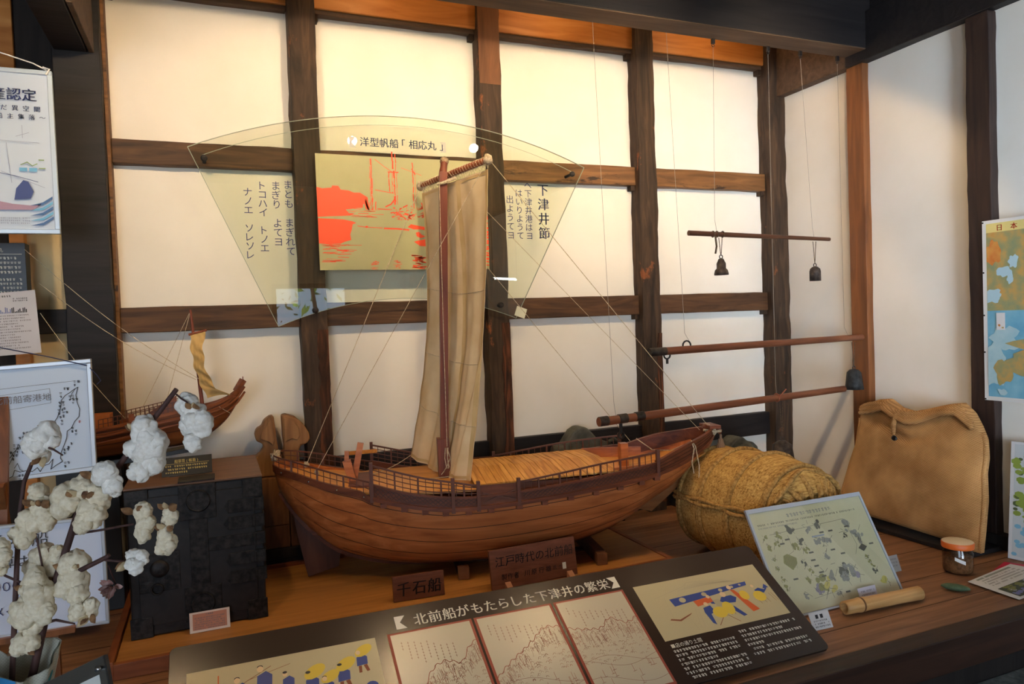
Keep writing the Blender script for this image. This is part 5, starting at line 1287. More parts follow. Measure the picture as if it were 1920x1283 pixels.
m_.build('print', [flat('flower_dark', srgb(60, 64, 40), .5), flat('flower_blue', srgb(112, 118, 178), .5), flat('flower_leaf', srgb(120, 124, 56), .5), flat('flower_pale', srgb(170, 170, 200), .5), flat('leaflet_title', srgb(110, 124, 104), .6), flat('leaflet_type', srgb(160, 160, 156), .6)], lt)
# poster boards leaning on the right wall
m_ = MB(); bp_ = Plane((3.10, -1.470, .353), (.17, -.985, 0), (.10, .02, .99))
ps = thing('poster_board', 'white edged picture board of greenery leaning on the right wall beside the post', 'poster', (3.12, -1.6, .353))
slab_on(m_, bp_, 0, .40, 0, .50, -.012, 0); m_.build('board', flat('white_board', srgb(206, 208, 210), .5), ps)
m_ = MB(); quad_on(m_, bp_, .014, .39, .014, .49, .0004, 0); rq = random.Random(17)
for k in range(260):
    a, b = rq.uniform(.02, .38), rq.uniform(.02, .48); s_ = rq.uniform(.006, .02); disc_on(m_, bp_, a, b, s_, s_ * .7, .0006 + .000001 * k, (1 if rq.random() < .6 else 2) if b > .16 else (3 if rq.random() < .7 else 0), 7)
m_.build('picture', [flat('pic_pale', srgb(188, 196, 200), .5), flat('pic_green', srgb(132, 152, 66), .5), flat('pic_dark', srgb(76, 90, 56), .5), flat('pic_blue', srgb(120, 176, 204), .5)], ps)
m_ = MB(); m_.box(3.19, 3.24, -1.62, -1.42, .42, .60); o = m_.build('grey_box', flat('grey_card_box', srgb(120, 120, 126), .6), None, .003); tag(o, 'grey box standing on the platform against the right wall behind the picture board', 'box')

# relief map on the right wall
mp_ = thing('wall_map', 'colourful relief map poster with a red title hung on the right wall post', 'map', (3.18, -1.6, 1.4))
XM = 3.188
wpl = Plane((XM, -1.322, 1.015), (0, -1, 0), (0, 0, 1)); MW, MH = .60, .800
m_ = MB(); slab_on(m_, wpl, 0, MW, 0, MH, -.003, 0); m_.build('sheet', M['white_paper'], mp_)
m_ = MB()
for b in (.005, .215, .38, .57, MH - .008): m_.sphere(wpl.p(.004, b, .001), .004, 8, 5, 0, (.6, 1, 1))
m_.build('pin', M['iron'], mp_)
m_ = MB()
def map_mat(name, stops, sc):
    m, n, l, b = new_mat(name); mp = coords(n, l, (sc, sc, sc)); nz = n.new('ShaderNodeTexNoise'); nz.inputs['Scale'].default_value = 1; nz.inputs['Detail'].default_value = 9; nz.inputs['Roughness'].default_value = .6; l.new(mp.outputs[0], nz.inputs[0])
    r = ramp(n, stops); l.new(nz.outputs[0], r.inputs[0]); l.new(r.outputs[0], b.inputs['Base Color']); b.inputs['Roughness'].default_value = .45; return m
quad_on(m_, wpl, .018, MW, .018, .40, .0004, 0); quad_on(m_, wpl, .018, MW, .40, .745, .0004, 1)
quad_on(m_, wpl, .018, MW, .745, .785, .0004, 2)
rq = random.Random(3)
_wob = [0]
def wob(cx, cy, rx, ry, mm, h, n=26, j=.25):
    _wob[0] += 1; h += .00025 * _wob[0]
    pts = []
    for k in range(n):
        a = 2 * PI * k / n; q = 1 + j * mnoise.noise(Vector((math.cos(a) * 2 + cx * 40, math.sin(a) * 2, cy * 17))) * 2
        pts.append((max(.019, cx + rx * q * math.cos(a)), cy + ry * q * math.sin(a)))
    m_.add([wpl.p(cx, cy, h)] + [wpl.p(a_, b_, h) for a_, b_ in pts], [(0, 1 + k, 1 + (k + 1) % n) for k in range(n)], mm)
wob(.035, .465, .045, .03, 3, .0006); wob(.09, .57, .03, .022, 3, .0006); wob(.135, .61, .02, .03, 3, .0006); wob(.12, .545, .014, .03, 3, .0006); wob(.05, .66, .035, .055, 4, .0006); wob(.26, .55, .12, .05, 1, .0006)
wob(.09, .28, .06, .05, 5, .0006); wob(.05, .17, .05, .10, 5, .00055); wob(.085, .13, .035, .055, 1, .0008); wob(.20, .17, .12, .05, 1, .0008); wob(.30, .24, .16, .05, 1, .0008); wob(.08, .04, .02, .014, 5, .0008)
quad_on(m_, wpl, .06, .098, .315, .39, .0045, 6); wob(.072, .335, .006, .005, 4, .0018, 8); wob(.088, .325, .006, .004, 1, .0018, 8)
m_.build('printed_map', [map_mat('map_sea', [(.3, srgb(96, 164, 200)), (.5, srgb(116, 180, 208)), (.7, srgb(140, 196, 216))], 9), map_mat('map_land', [(.3, srgb(126, 150, 120)), (.48, srgb(160, 156, 110)), (.62, srgb(196, 160, 92)), (.75, srgb(204, 140, 70))], 16), flat('map_title_band', srgb(232, 216, 140), .5), flat('map_inland_sea', srgb(176, 210, 226), .5), map_mat('map_hill', [(.35, srgb(216, 160, 84)), (.65, srgb(206, 124, 60))], 20), map_mat('map_shallow', [(.35, srgb(160, 200, 214)), (.65, srgb(186, 214, 220))], 12), flat('map_inset', srgb(224, 224, 226), .5)], mp_)
m_ = MB(); text_on(m_, wpl, '日本地図', .046, .752, .030, .001, 0, .03, step=.062); m_.build('title', flat('red_title', srgb(214, 62, 44), .5), mp_)
# ================================================================== THE SLOPING INFO PANEL
iu, iw = Vector((.99994, .0025, -.01067)).normalized(), Vector((.00332, .85853, .51275)).normalized()
IO = Vector((1.77, -1.777, .366)) - iu * 1.923
ip = Plane(IO, iu, iw); IW, IH = 1.923, .443
info = thing('info_panel', 'long sloping dark brown information panel with old drawings along the front of the platform', 'information panel', (.8, -1.6, .353))
M['panel'] = flat('dark_brown_laminate', srgb(56, 44, 38), .22, 0, .28)
def rounded(a0, a1, b0, b1, r, n=6):
    out = []
    for cx, cy, s0 in ((a1 - r, b0 + r, -PI / 2), (a1 - r, b1 - r, 0), (a0 + r, b1 - r, PI / 2), (a0 + r, b0 + r, PI)):
        for k in range(n + 1): out.append((cx + r * math.cos(s0 + PI / 2 * k / n), cy + r * math.sin(s0 + PI / 2 * k / n)))
    return out
m_ = MB(); m_.prism([ip.p(a, b, -.011) for a, b in rounded(0, IW, 0, IH, .018)], ip.n * .011); m_.build('board', M['panel'], info, .001)
for a in (.25, .95, 1.68):
    m_ = MB(); p0, p1 = ip.p(a, .04, -.0115), ip.p(a, .42, -.0115)
    m_.prism([(p0.x - .015, p0.y, .3525), (p0.x - .015, p1.y, .3525), (p0.x - .015, p1.y, p1.z), (p0.x - .015, p0.y, p0.z)], (.03, 0, 0)); m_.build('wedge_support', M['black_beam'], info)
M['pic_paper'] = flat('cream_picture_ground', srgb(188, 177, 142), .4); M['sk_paper'] = flat('pale_sketch_ground', srgb(194, 184, 162), .3)
M['red_line'] = flat('red_border', srgb(150, 66, 48), .5); M['sepia'] = flat('sepia_line', srgb(136, 96, 80), .6); M['sepia_red'] = flat('sepia_red_line', srgb(146, 66, 46), .6)
M['p_blue'] = flat('print_blue', srgb(40, 66, 140), .5); M['p_yellow'] = flat('print_yellow', srgb(218, 190, 66), .5); M['p_orange'] = flat('print_orange', srgb(206, 92, 40), .5); M['p_grey'] = flat('print_grey', srgb(176, 166, 138), .6); M['p_skin'] = flat('print_skin', srgb(222, 196, 156), .6); M['p_brown'] = flat('print_brown', srgb(130, 70, 44), .6)
M['lab'] = flat('label_white', srgb(226, 222, 210), .5)
PM = [M['pic_paper'], M['p_blue'], M['p_yellow'], M['p_orange'], M['p_grey'], M['p_skin'], M['p_brown'], M['ink']]
# right picture: a shop front with porters
m_ = MB(); a0, b0, pw, ph = 1.384, .147, .496, .211
sp = ip.sub(a0, b0); quad_on(m_, sp, 0, pw, 0, ph, .0006, 0); h = .0009
U = lambda x, y: (x * pw, y * ph)      # 0..1 in the picture
def poly(mm, *pts): poly_on(m_, sp, [U(*q) for q in pts], h + random.random() * .0002, mm)
def ln(mm, w, *pts): line_on(m_, sp, [U(*q) for q in pts], w, h, mm)
def oval(mm, x, y, rx, ry, rot=0): disc_on(m_, sp, x * pw, y * ph, rx * pw, ry * ph, h + .0002 + random.random() * .0001, mm, 14, rot)
poly(1, (.20, .66), (.21, .52), (.83, .64), (.84, .71))
for x, y, r in ((.29, .605, .025), (.47, .63, .020), (.61, .645, .016), (.71, .66, .012), (.78, .67, .010)): oval(0, x, y, r, r * 1.9)
for k in range(9): ln(4, .0009, (.30 + .02 * k, .78 + .012 * k), (.70 + .012 * k, .80 - .008 * k))
ln(4, .0012, (.10, .72), (.36, .84), (.40, .90), (.70, .82), (.75, .74)); ln(4, .0009, (.17, .70), (.15, .30)); ln(4, .0009, (.34, .42), (.30, .10)); ln(4, .0009, (.36, .40), (.33, .08)); ln(4, .0009, (.10, .25), (.26, .28), (.28, .05))
for k in range(16): ln(4, .0009, (.36 + .02 * k, .80 + .002 * k), (.38 + .02 * k, .86 - .003 * k))
poly(3, (.36, .55), (.37, .44), (.50, .47), (.50, .57))
poly(6, (.13, .33), (.19, .29), (.30, .36), (.28, .33), (.19, .26), (.12, .31))
poly(1, (.40, .40), (.46, .42), (.47, .30), (.43, .27), (.39, .32)); poly(1, (.39, .32), (.40, .12), (.42, .08), (.43, .28)); oval(5, .435, .455, .016, .035)
poly(1, (.47, .52), (.50, .54), (.51, .42), (.48, .44)); oval(5, .485, .575, .014, .035); poly(4, (.50, .50), (.55, .50), (.56, .38), (.51, .36))
poly(1, (.55, .45), (.58, .52), (.66, .52), (.69, .46), (.66, .38), (.58, .40)); oval(5, .605, .56, .022, .05); poly(1, (.58, .37), (.63, .32), (.68, .13), (.65, .12), (.60, .28))
poly(3, (.68, .62), (.71, .60), (.80, .18), (.74, .16), (.71, .38)); oval(5, .685, .66, .018, .04)
oval(2, .50, .27, .055, .10); oval(2, .58, .31, .042, .12); oval(2, .76, .47, .035, .09); oval(2, .87, .40, .048, .10)
for x in (.48, .50, .53, .57, .60): ln(6, .0012, (x, .18), (x + .02, .34))
ln(6, .002, (.54, .20), (.60, .05)); ln(6, .002, (.50, .18), (.44, .06))
poly(1, (.86, .52), (.90, .55), (.94, .50), (.98, .58), (.96, .50), (.92, .44), (.88, .46)); poly(1, (.935, .52), (.965, .60), (.985, .52)); oval(5, .865, .60, .012, .03)
for x in (.83, .87, .90, .95, .97): ln(6, .0012, (x, .42), (x + .02, .26))
m_.build('shop_picture', PM, info)
# left picture: porters carrying bales from a boat
m_ = MB(); a0, b0, pw, ph = .042, .150, .488, .206; sp = ip.sub(a0, b0); quad_on(m_, sp, 0, pw, 0, ph, .0006, 0)
def porter(x, y, s, load=True):
    poly(1, (x - .03 * s, y), (x + .03 * s, y + .01), (x + .034 * s, y + .12 * s), (x + .01 * s, y + .17 * s), (x - .025 * s, y + .13 * s))
    oval(5, x - .012 * s, y + .20 * s, .013 * s, .034 * s); oval(7, x - .012 * s, y + .225 * s, .012 * s, .018 * s)
    poly(6, (x - .022 * s, y), (x - .004 * s, y), (x - .008 * s, y - .10 * s), (x - .024 * s, y - .10 * s)); poly(6, (x + .006 * s, y), (x + .026 * s, y + .01), (x + .036 * s, y - .09 * s), (x + .020 * s, y - .10 * s))
    if load:
        oval(2, x + .02 * s, y + .22 * s, .055 * s, .075 * s, .5)
        for k in range(3): ln(6, .0009, (x - .01 * s + .03 * k * s, y + .15 * s + .03 * k * s), (x + .005 * s + .03 * k * s, y + .27 * s + .01 * k * s))
for x, y, s in ((.90, .62, 1.0), (.79, .45, 1.1), (.62, .42, 1.15), (.70, .34, 1.0)): porter(x, y, s)
for x, y, s in ((.38, .60, 1.3), (.50, .52, 1.0), (.26, .52, 1.2)): porter(x, y, s, False)
oval(2, .32, .50, .05, .09, .4); ln(6, .0016, (.27, .70), (.42, .88)); ln(6, .0012, (.30, .74), (.52, .86)); ln(3, .003, (.15, .45), (.155, .88)); ln(3, .002, (.05, .60), (.10, .68), (.17, .75)); ln(3, .002, (.06, .50), (.045, .68)); ln(3, .002, (.10, .50), (.07, .72)); ln(3, .0016, (.2, .55), (.24, .72))
oval(1, .93, .30, .035, .07); oval(1, .12, .35, .05, .08)
for k in range(10): ln(4, .0007, (.72 + .02 * k, .62), (.75 + .02 * k, .72 + .02 * k))
m_.build('porter_picture', PM, info)
# three panels of a sepia harbour drawing
rsk = random.Random(14)
def sketch(a0, a1, b0, b1, ridge, seed):
    m = MB(); s_ = ip.sub(a0, b0); w, hgt = a1 - a0, b1 - b0; r = random.Random(seed)
    quad_on(m, s_, -.008, w + .008, -.008, hgt + .006, .0004, 1); quad_on(m, s_, 0, w, 0, hgt, .0007, 0)
    def L(mm, wd, pts, hh=.0010): line_on(m, s_, [(min(w, max(0, x * w)), min(hgt, max(0, y * hgt))) for x, y in pts], wd, hh, mm)
    rx = [q[0] for q in ridge]; ry = [q[1] for q in ridge]
    R = [(x, smooth_interp(x, rx, ry) + .012 * math.sin(x * 60) ) for x in frange(rx[0], rx[-1], 60)]
    L(3, .0018, R)
    for x, y in R[::2]:
        for k in range(3):
            dy = r.uniform(.02, .20); x1 = x + r.uniform(-.03, .05); L(2 if r.random() < .7 else 3, r.uniform(.0006, .0012), [(x1, y - dy * .4), (x1 + r.uniform(-.02, .03), y - dy)])
    for k in range(190):
        x = r.uniform(rx[0], rx[-1]); y = (smooth_interp(x, rx, ry) - .02) * r.uniform(.45, 1.0)
        q = [(x + .018 * math.cos(a) * r.uniform(.6, 1.4), y + .022 * math.sin(a)) for a in (2.8, 2.0, 1.2, .4)]; L(2 if r.random() < .75 else 3, r.uniform(.0005, .0011), q)
    for k in range(3):
        y = r.uniform(.10, .35); L(2, .001, [(x, y + .05 * math.sin(x * 5 + k) - .05 * x) for x in frange(0, 1, 14)])
    for k in range(12):
        x, y = r.uniform(.1, .9), r.uniform(.04, .3); L(2, .0012, [(x, y), (x + .05, y + .005)]); L(3, .001, [(x + .02, y), (x + .02, y + .07)])
    for c in range(r.randint(7, 11)):
        x = .10 + .075 * c; y = .93 - r.uniform(0, .05) - .012 * c
        for k in range(r.randint(3, 7)):
            L(2, .0011, [(x, y), (x + .018, y - .002)]); L(2, .0010, [(x + .009, y + .010), (x + .009, y - .014)]); y -= .030
    m.build('harbour_drawing', [M['sk_paper'], M['red_line'], M['sepia'], M['sepia_red']], info)
sketch(.573, .812, .021, .352, [(.18, .36), (.35, .58), (.55, .66), (.75, .62), (.88, .74), (1.0, .80)], 1)
sketch(.835, 1.076, .021, .352, [(0, .40), (.18, .50), (.42, .60), (.60, .68), (.80, .78), (1.0, .76)], 2)
sketch(1.100, 1.337, .021, .352, [(0, .72), (.2, .68), (.45, .66), (.62, .74), (.82, .66), (1.0, .70)], 5)
m_ = MB()
text_on(m_, ip, '北前船がもたらした下津井の繁栄', .650, .374, .043, .0008, 0, .02, step=.0440)
for a, sg in ((.596, 1), (1.342, -1)): poly_on(m_, ip, [(a, .368), (a + sg * .032, .368), (a + sg * .014, .390), (a + sg * .032, .412), (a, .412)][::sg], .0008, 0)
text_on(m_, ip, '■店の通り土間', 1.392, .121, .0165, .0008, 0, .015, step=.0165)
rt = random.Random(6)
for k in range(7): smalltype(m_, ip, 1.392, 1.622 - (.08 if k == 3 else 0), .104 - .0150 * k, .0105, .0008, 0, rt)
for k in range(6): smalltype(m_, ip, 1.648, 1.880 - (.17 if k == 3 else .06 if k == 1 else 0), .119 - .0165 * k, .0105, .0008, 0, rt)
m_.build('lettering', M['lab'], info)

# ================================================================== POSTERS AND BOARDS ON THE LEFT
M['alu'] = flat('pale_blue_aluminium', srgb(190, 206, 222), .35, .3)
M['alu_grey'] = flat('silver_frame', srgb(176, 180, 186), .35, .4)
M['poster_paper'] = flat('poster_paper', srgb(196, 212, 234), .4)
def framed(name, label, cat, y, x0, x1, z0, z1, fr, fmat, pmat, fd=.016, shear=0.0, group=None):
    o = thing(name, label, cat, ((x0 + x1) / 2, y, z0), group)
    pl_ = Plane((x0, y, z0), (1, 0, shear), (0, 0, 1)); w, h_ = x1 - x0, z1 - z0
    m = MB(); slab_on(m, pl_, fr * .5, w - fr * .5, fr * .5, h_ - fr * .5, -fd * .6, -.003); m.build('sheet', pmat, o)
    m = MB()
    for q in ((0, w, h_ - fr, h_), (0, w, 0, fr), (0, fr, fr, h_ - fr), (w - fr, w, fr, h_ - fr)): slab_on(m, pl_, *q, -fd, .003)
    m.build('frame', fmat, o, .002)
    return o, pl_, w, h_
# hung poster
po, pp_, pw_, ph_ = framed('hanging_poster', 'blue tinted poster of a sailing ship in a pale frame hung by a white cord', 'poster', -.45, -.93, -.505, 1.825, 2.412, .016, M['alu'], M['poster_paper'])
po_r = pw_
m_ = MB(); m_.tube([(-.520, -.455, 2.412), (-.56, -.458, 2.432), (-.72, -.46, 2.478), (-.915, -.455, 2.41)], .0025, 6); m_.tube([(-.522, -.458, 2.395), (-.51, -.462, 2.414), (-.530, -.462, 2.419)], .004, 6); m_.build('cord', M['rope'] if False else flat('white_cord', srgb(222, 222, 222), .7), po)
P_ = Plane((-.505, -.4535, 1.825), (1, 0, 0), (0, 0, 1)); m_ = MB(); h = .0008
text_on(m_, P_, '遺産認定', -.237, .476, .047, h, 0, .03, step=.047)
text_on(m_, P_, '夢が紡いだ異空間', -.302, .437, .0215, h, 0, .02, step=.0335)
text_on(m_, P_, '寄港地・船主集落〜', -.312, .408, .0205, h, 0, .02, step=.0325)
for q in (((-.20, .33), (-.05, .325)), ((-.15, .32), (-.14, .18)), ((-.10, .34), (-.10, .385)), ((-.12, .345), (-.08, .36)), ((-.17, .22), (-.04, .165))): line_on(m_, P_, q, .0016, h, 1)
line_on(m_, P_, [(-.30, .18), (-.18, .215), (-.13, .205), (-.06, .185)], .002, h, 0)
poly_on(m_, P_, [(-.135, .120), (-.085, .125), (-.075, .150), (-.090, .185), (-.105, .190), (-.128, .160)], h, 0)
poly_on(m_, P_, [(-.30, .10), (-.20, .118), (-.14, .105), (-.08, .10), (-.05, .108), (-.08, .085), (-.20, .083), (-.30, .09)], h, 2)
for k in range(5): poly_on(m_, P_, [(-.09, .10 - .018 * k), (-.05, .112 - .018 * k), (-.018, .135 - .018 * k), (-.018, .125 - .018 * k), (-.05, .102 - .018 * k)], h + .0001 * k, (3, 4, 3, 4, 3)[k])
for a, b in ((-.115, .222), (-.085, .222)): quad_on(m_, P_, a, a + .024, b, b + .013, h, 4)
line_on(m_, P_, [(-.11, .245), (-.09, .255), (-.075, .242), (-.06, .25)], .003, h, 5); quad_on(m_, P_, -.055, -.038, .262, .266, h, 5); quad_on(m_, P_, -.055, -.035, .232, .236, h, 5)
for k in range(3): smalltype(m_, P_, -.30, -.09, .052 - .009 * k, .006, h, 1, random.Random(k))
m_.build('printed_picture', [flat('poster_navy', srgb(60, 78, 140), .5), flat('poster_pencil', srgb(150, 164, 196), .5), flat('poster_mauve', srgb(168, 140, 166), .5), flat('poster_deep_blue', srgb(70, 108, 164), .5), flat('poster_sky_blue', srgb(110, 178, 222), .5), flat('poster_green', srgb(130, 160, 120), .5)], po)
# black text board on the thin cedar post
o = thing('text_board', 'black board of white print fixed on the thin cedar post at the left edge', 'board', (-.75, -.12, 1.625))
bpn = Plane((-.98, -.125, 1.625), (1, 0, 0), (0, 0, 1)); m_ = MB(); slab_on(m_, bpn, 0, .297, 0, .203, -.075, 0); m_.build('board', flat('blue_black_board', srgb(28, 34, 46), .4), o, .001)
m_ = MB(); text_on(m_, bpn, '北前丸', .155, .168, .022, .0006, 0, .03, step=.023); quad_on(m_, bpn, .02, .285, .158, .160, .0006)
rb = random.Random(44)
for k in range(4): smalltype(m_, bpn, .03, .285, .138 - .0185 * k, .012, .0006, 0, rb)
for k in range(4): smalltype(m_, bpn, .03, .285, .054 - .0165 * k, .011, .0006, 0, rb)
m_.build('print', M['lab'], o)
# tilted paper sheet
o = thing('paper_notice', 'tilted sheet of white paper with a small printed chart below the black text board', 'notice', (-.72, -.21, 1.39))
nq = Plane((-.80, -.215, 1.385), (1, 0, .045), (-.02, 0, 1)); m_ = MB(); m_.hexa([nq.p(-.05, 0, -.001), nq.p(.17, .0, -.001), nq.p(.165, .245, -.001), nq.p(-.05, .235, -.001), nq.p(-.05, 0, 0), nq.p(.17, 0, 0), nq.p(.165, .245, 0), nq.p(-.05, .235, 0)]); m_.build('sheet', flat('notice_paper', srgb(206, 206, 214), .7), o)
m_ = MB(); rb = random.Random(45); smalltype(m_, nq, .03, .09, .222, .008, .0005, 0, rb); smalltype(m_, nq, .09, .14, .212, .006, .0005, 0, rb); smalltype(m_, nq, .09, .14, .204, .006, .0005, 0, rb)
for k in range(26): quad_on(m_, nq, .0 + .0052 * k, .0035 + .0052 * k, .160, .160 + rb.uniform(.004, .024), .0005, 1 if k < 16 else 0)
for k in range(13): smalltype(m_, nq, .0, rb.uniform(.09, .145), .148 - .0105 * k, .006, .0005, 2, rb)
m_.build('print', [M['ink'], flat('notice_blue', srgb(120, 130, 176), .6), M['grey_ink']], o)
m_ = MB()
for a, b in ((.0, .2), (.1, .05)): m_.box(nq.p(a, b).x - .006, nq.p(a, b).x + .006, nq.p(a, b).y + .001, -.03, nq.p(a, b).z - .006, nq.p(a, b).z + .006)
m_.build('backing_pin', M['iron'], o)
# route map in a silver frame
ma, mpn, mw, mh = framed('framed_map', 'silver framed white map of ports along a black coastline, left of the chest', 'map', -.75, -.96, -.388, .978, 1.352, .014, M['alu_grey'], M['poster_paper'], shear=.04)
mq = Plane((-.388, -.7528, .978), (1, 0, .035), (0, 0, 1)); m_ = MB(); h = .0006
MX = lambda x: (x - 183) * .00149; MZ = lambda y: (893 - y) * .00181
def mline(w, *pts): line_on(m_, mq, [(MX(x), MZ(y)) for x, y in pts], w, h, 0)
coast1 = [(155, 724), (150, 738), (152, 752), (156, 764), (154, 778), (145, 786), (138, 798), (130, 802), (128, 815), (123, 826), (117, 838), (114, 850), (118, 856), (105, 862), (95, 868), (100, 850), (92, 858), (82, 860), (75, 870), (70, 862), (60, 868), (48, 865), (38, 866), (28, 862), (24, 872), (12, 876), (0, 890)]
coast2 = [(155, 724), (146, 728), (140, 732), (130, 737), (122, 745), (120, 758), (113, 775), (105, 785), (98, 798), (88, 800), (76, 794), (66, 802), (55, 804), (44, 812), (38, 822), (28, 830), (22, 838), (10, 842), (0, 848)]
mline(.0020, *coast1); mline(.0020, *coast2); mline(.0016, (38, 816), (30, 832), (18, 852), (8, 846), (2, 850)); mline(.0016, (150, 726), (143, 734), (138, 746), (146, 742)); mline(.0016, (28, 858), (34, 850), (38, 862), (45, 866))
rm = random.Random(10)
for x, y in ((147, 716), (133, 722), (127, 727), (119, 735), (136, 742), (142, 748), (116, 752), (124, 757), (114, 765), (122, 770), (116, 778), (74, 790), (84, 792), (46, 800), (38, 808), (28, 820), (20, 826), (14, 832), (33, 826), (42, 828), (48, 822), (24, 838), (6, 842), (118, 785), (137, 800), (144, 806), (128, 828), (120, 838), (120, 862), (34, 875), (6, 868)):
    smalltype(m_, mq, MX(x), MX(x) + rm.uniform(.012, .02), MZ(y), .0095, h, 0, rm); smalltype(m_, mq, MX(x), MX(x) + .012, MZ(y) - .011, .0095, h, 0, rm)
text_on(m_, mq, '北前船寄港地', MX(-4), MZ(742), .0265, h, 1, .0, step=.0268)
for q in (((-10, 728), (101, 722), (102, 748), (-10, 756)), ((-10, 716), (150, 712)), ): mline(.0009, *q)
smalltype(m_, mq, MX(152), MX(158), MZ(790), .010, h, 2, rm)
m_.build('printed_map', [M['ink'], flat('map_title_ink', srgb(110, 112, 124), .6), flat('map_red', srgb(190, 90, 90), .6)], ma)
m_ = MB(); m_.tube([(-.40, -.755, 1.352), (-.50, -.755, 1.385), (-.64, -.755, 1.424), (-.75, -.755, 1.45)], .0018, 5); m_.tube([(-.392, -.757, 1.345), (-.372, -.758, 1.318), (-.362, -.758, 1.300), (-.374, -.758, 1.288)], .0016, 5); m_.build('blue_cord', flat('navy_cord', srgb(36, 44, 84), .7), ma)
# easel with the lower sheet
lo, lpn, lw_, lh_ = framed('framed_sheet', 'pale blue white printed sheet in a clear frame behind the cotton, lowest on the left', 'sign', -.95, -.92, -.348, .566, .905, .010, M['alu_grey'], flat('bluish_sheet', srgb(206, 214, 232), .35), shear=-.03)
lq = Plane((-.348, -.9528, .566), (1, 0, -.045), (.015, 0, 1)); m_ = MB(); LX = lambda x: (x - 195) * .00139; LZ = lambda y: (1163 - y) * .00170
text_on(m_, lq, '千石船', LX(-32), LZ(1015), .046, .0006, 0, .0, step=.056); m_.build('text_line', M['ink'], lo); m_ = MB()
text_on(m_, lq, '換算は１５トン', LX(-32), LZ(1050), .039, .0006, 0, .0, step=.0362); m_.build('text_line', M['ink'], lo); m_ = MB()
text_on(m_, lq, '１０００', LX(-40), LZ(1092), .036, .0006, 0, .0, step=.0245); m_.build('text_line', M['navy'], lo); m_ = MB()
text_on(m_, lq, 'メートル', LX(-24), LZ(1136), .034, .0006, 0, .0, step=.0335)
m_.build('text_line', M['navy'], lo)
ea = thing('wooden_easel', 'brown wooden easel legs under the framed sheets at the left edge', 'easel', (-.55, -.9, .352))
for a, b in (((-.505, -.918, .572), (-.505, -.918, .352)), ((-.78, -.918, .59), (-.78, -.918, .352)), ((-.64, -.86, 1.0), (-.66, -.55, .352))):
    m_ = MB(); m_.bar(a, b, .030, .022, 0, (0, 1, 0)); m_.build('leg', M['brown_post'], ea)
m_ = MB(); m_.box(-.84, -.44, -.968, -.930, .545, .562); m_.build('ledge', M['brown_post'], ea)
m_ = MB(); m_.bar((-.64, -.915, .562), (-.64, -.715, 1.36), .03, .016, 0, (0, 1, 0)); m_.bar((-.64, -.86, .99), (-.64, -.80, .99), .02, .02); m_.build('back_rail', M['brown_post'], ea)

# ================================================================== COTTON IN THE FOREGROUND
st = thing('side_stand', 'low dark wooden stand in front of the platform holding the wrapped cotton vase', 'stand', (-.40, -2.15, 0))
m_ = MB(); m_.box(-.70, -.12, -2.36, -1.90, .60, .63); m_.build('top', M['dark_board'], st)
for x in (-.67, -.15):
    for y in (-2.33, -1.93): m_ = MB(); m_.box(x - .02, x + .02, y - .02, y + .02, 0, .60); m_.build('leg', M['dark_board'], st)
M['cotton'] = speckle('cotton_fluff', srgb(226, 222, 214), srgb(246, 244, 240), 160, .95, .5, .3, .7, .05, .002)
M['cotton_old'] = speckle('cream_cotton_fluff', srgb(214, 200, 172), srgb(236, 226, 204), 160, .95, .5, .3, .7, .05, .002)
M['husk'] = speckle('dry_husk', srgb(96, 66, 46), srgb(158, 118, 80), 60, .8, .3)
M['husk_pale'] = speckle('pale_husk_inside', srgb(176, 152, 116), srgb(206, 186, 150), 60, .7, .2)
M['twig'] = grain('dark_twig', [(0.3, srgb(54, 34, 34)), (0.7, srgb(86, 58, 54))], (60, 60, 12), .6, .2)
CC = Vector((0, -3.5, 1.45))
FX = 1347.79
def pix(u, v, d=1.2):
    """a point seen at pixel (u, v) of the photograph, d metres in front of the camera"""
    return CC + (R_ * ((u - 960) / FX) + U_ * ((641.5 - v) / FX) + F_) * d
plant = thing('cotton_plant', 'dry cotton branches with fluffy open white bolls standing at the left front corner', 'plant', (-.31, -2.09, .632))
S1 = 1.2 / FX      # metres per pixel at that distance
def stem_(pts, r0, r1, d=1.2):
    m = MB(); q = [pix(u, v, d + dd) for u, v, dd in pts]; n = len(q)
    fine = []
    for i in range(n - 1):
        for k in range(4): fine.append(q[i] + (q[i + 1] - q[i]) * k / 4)
    fine.append(q[-1]); N = len(fine)
    m.tube(fine, [r0 + (r1 - r0) * k / (N - 1) for k in range(N)], 8); m.build('stem', M['twig'], plant)
stem_([(52, 1330, 0), (60, 1270, 0), (93, 1125, 0), (118, 1050, 0), (142, 975, 0), (150, 955, 0), (185, 915, .01), (217, 882, .01), (240, 850, .01), (262, 818, .02), (288, 787, .02), (331, 730, .02)], .0065, .004)
stem_([(130, 1003, 0), (185, 995, .0), (250, 983, 0)], .0022, .0018)
stem_([(96, 1115, 0), (150, 1070, -.01), (200, 1045, -.01), (205, 1041, -.01)], .0045, .0035); stem_([(197, 1050, -.01), (215, 1052, -.01), (240, 1054, 0)], .0025, .002)
stem_([(20, 1330, -.02), (30, 1100, -.02), (35, 980, 0), (45, 905, 0), (60, 868, 0)], .0045, .003)
stem_([(-20, 1055, -.02), (10, 1080, -.02), (38, 1092, -.02)], .002, .002); stem_([(40, 1195, 0), (70, 1172, 0), (105, 1163, 0), (140, 1170, 0)], .004, .0015); stem_([(85, 1090, 0), (66, 996, 0)], .0016, .0014); stem_([(331, 740, .02), (340, 748, .01), (352, 755, 0)], .0016, .0014); stem_([(75, 833, -.01), (100, 843, -.02), (118, 854, -.02)], .0022, .0012)
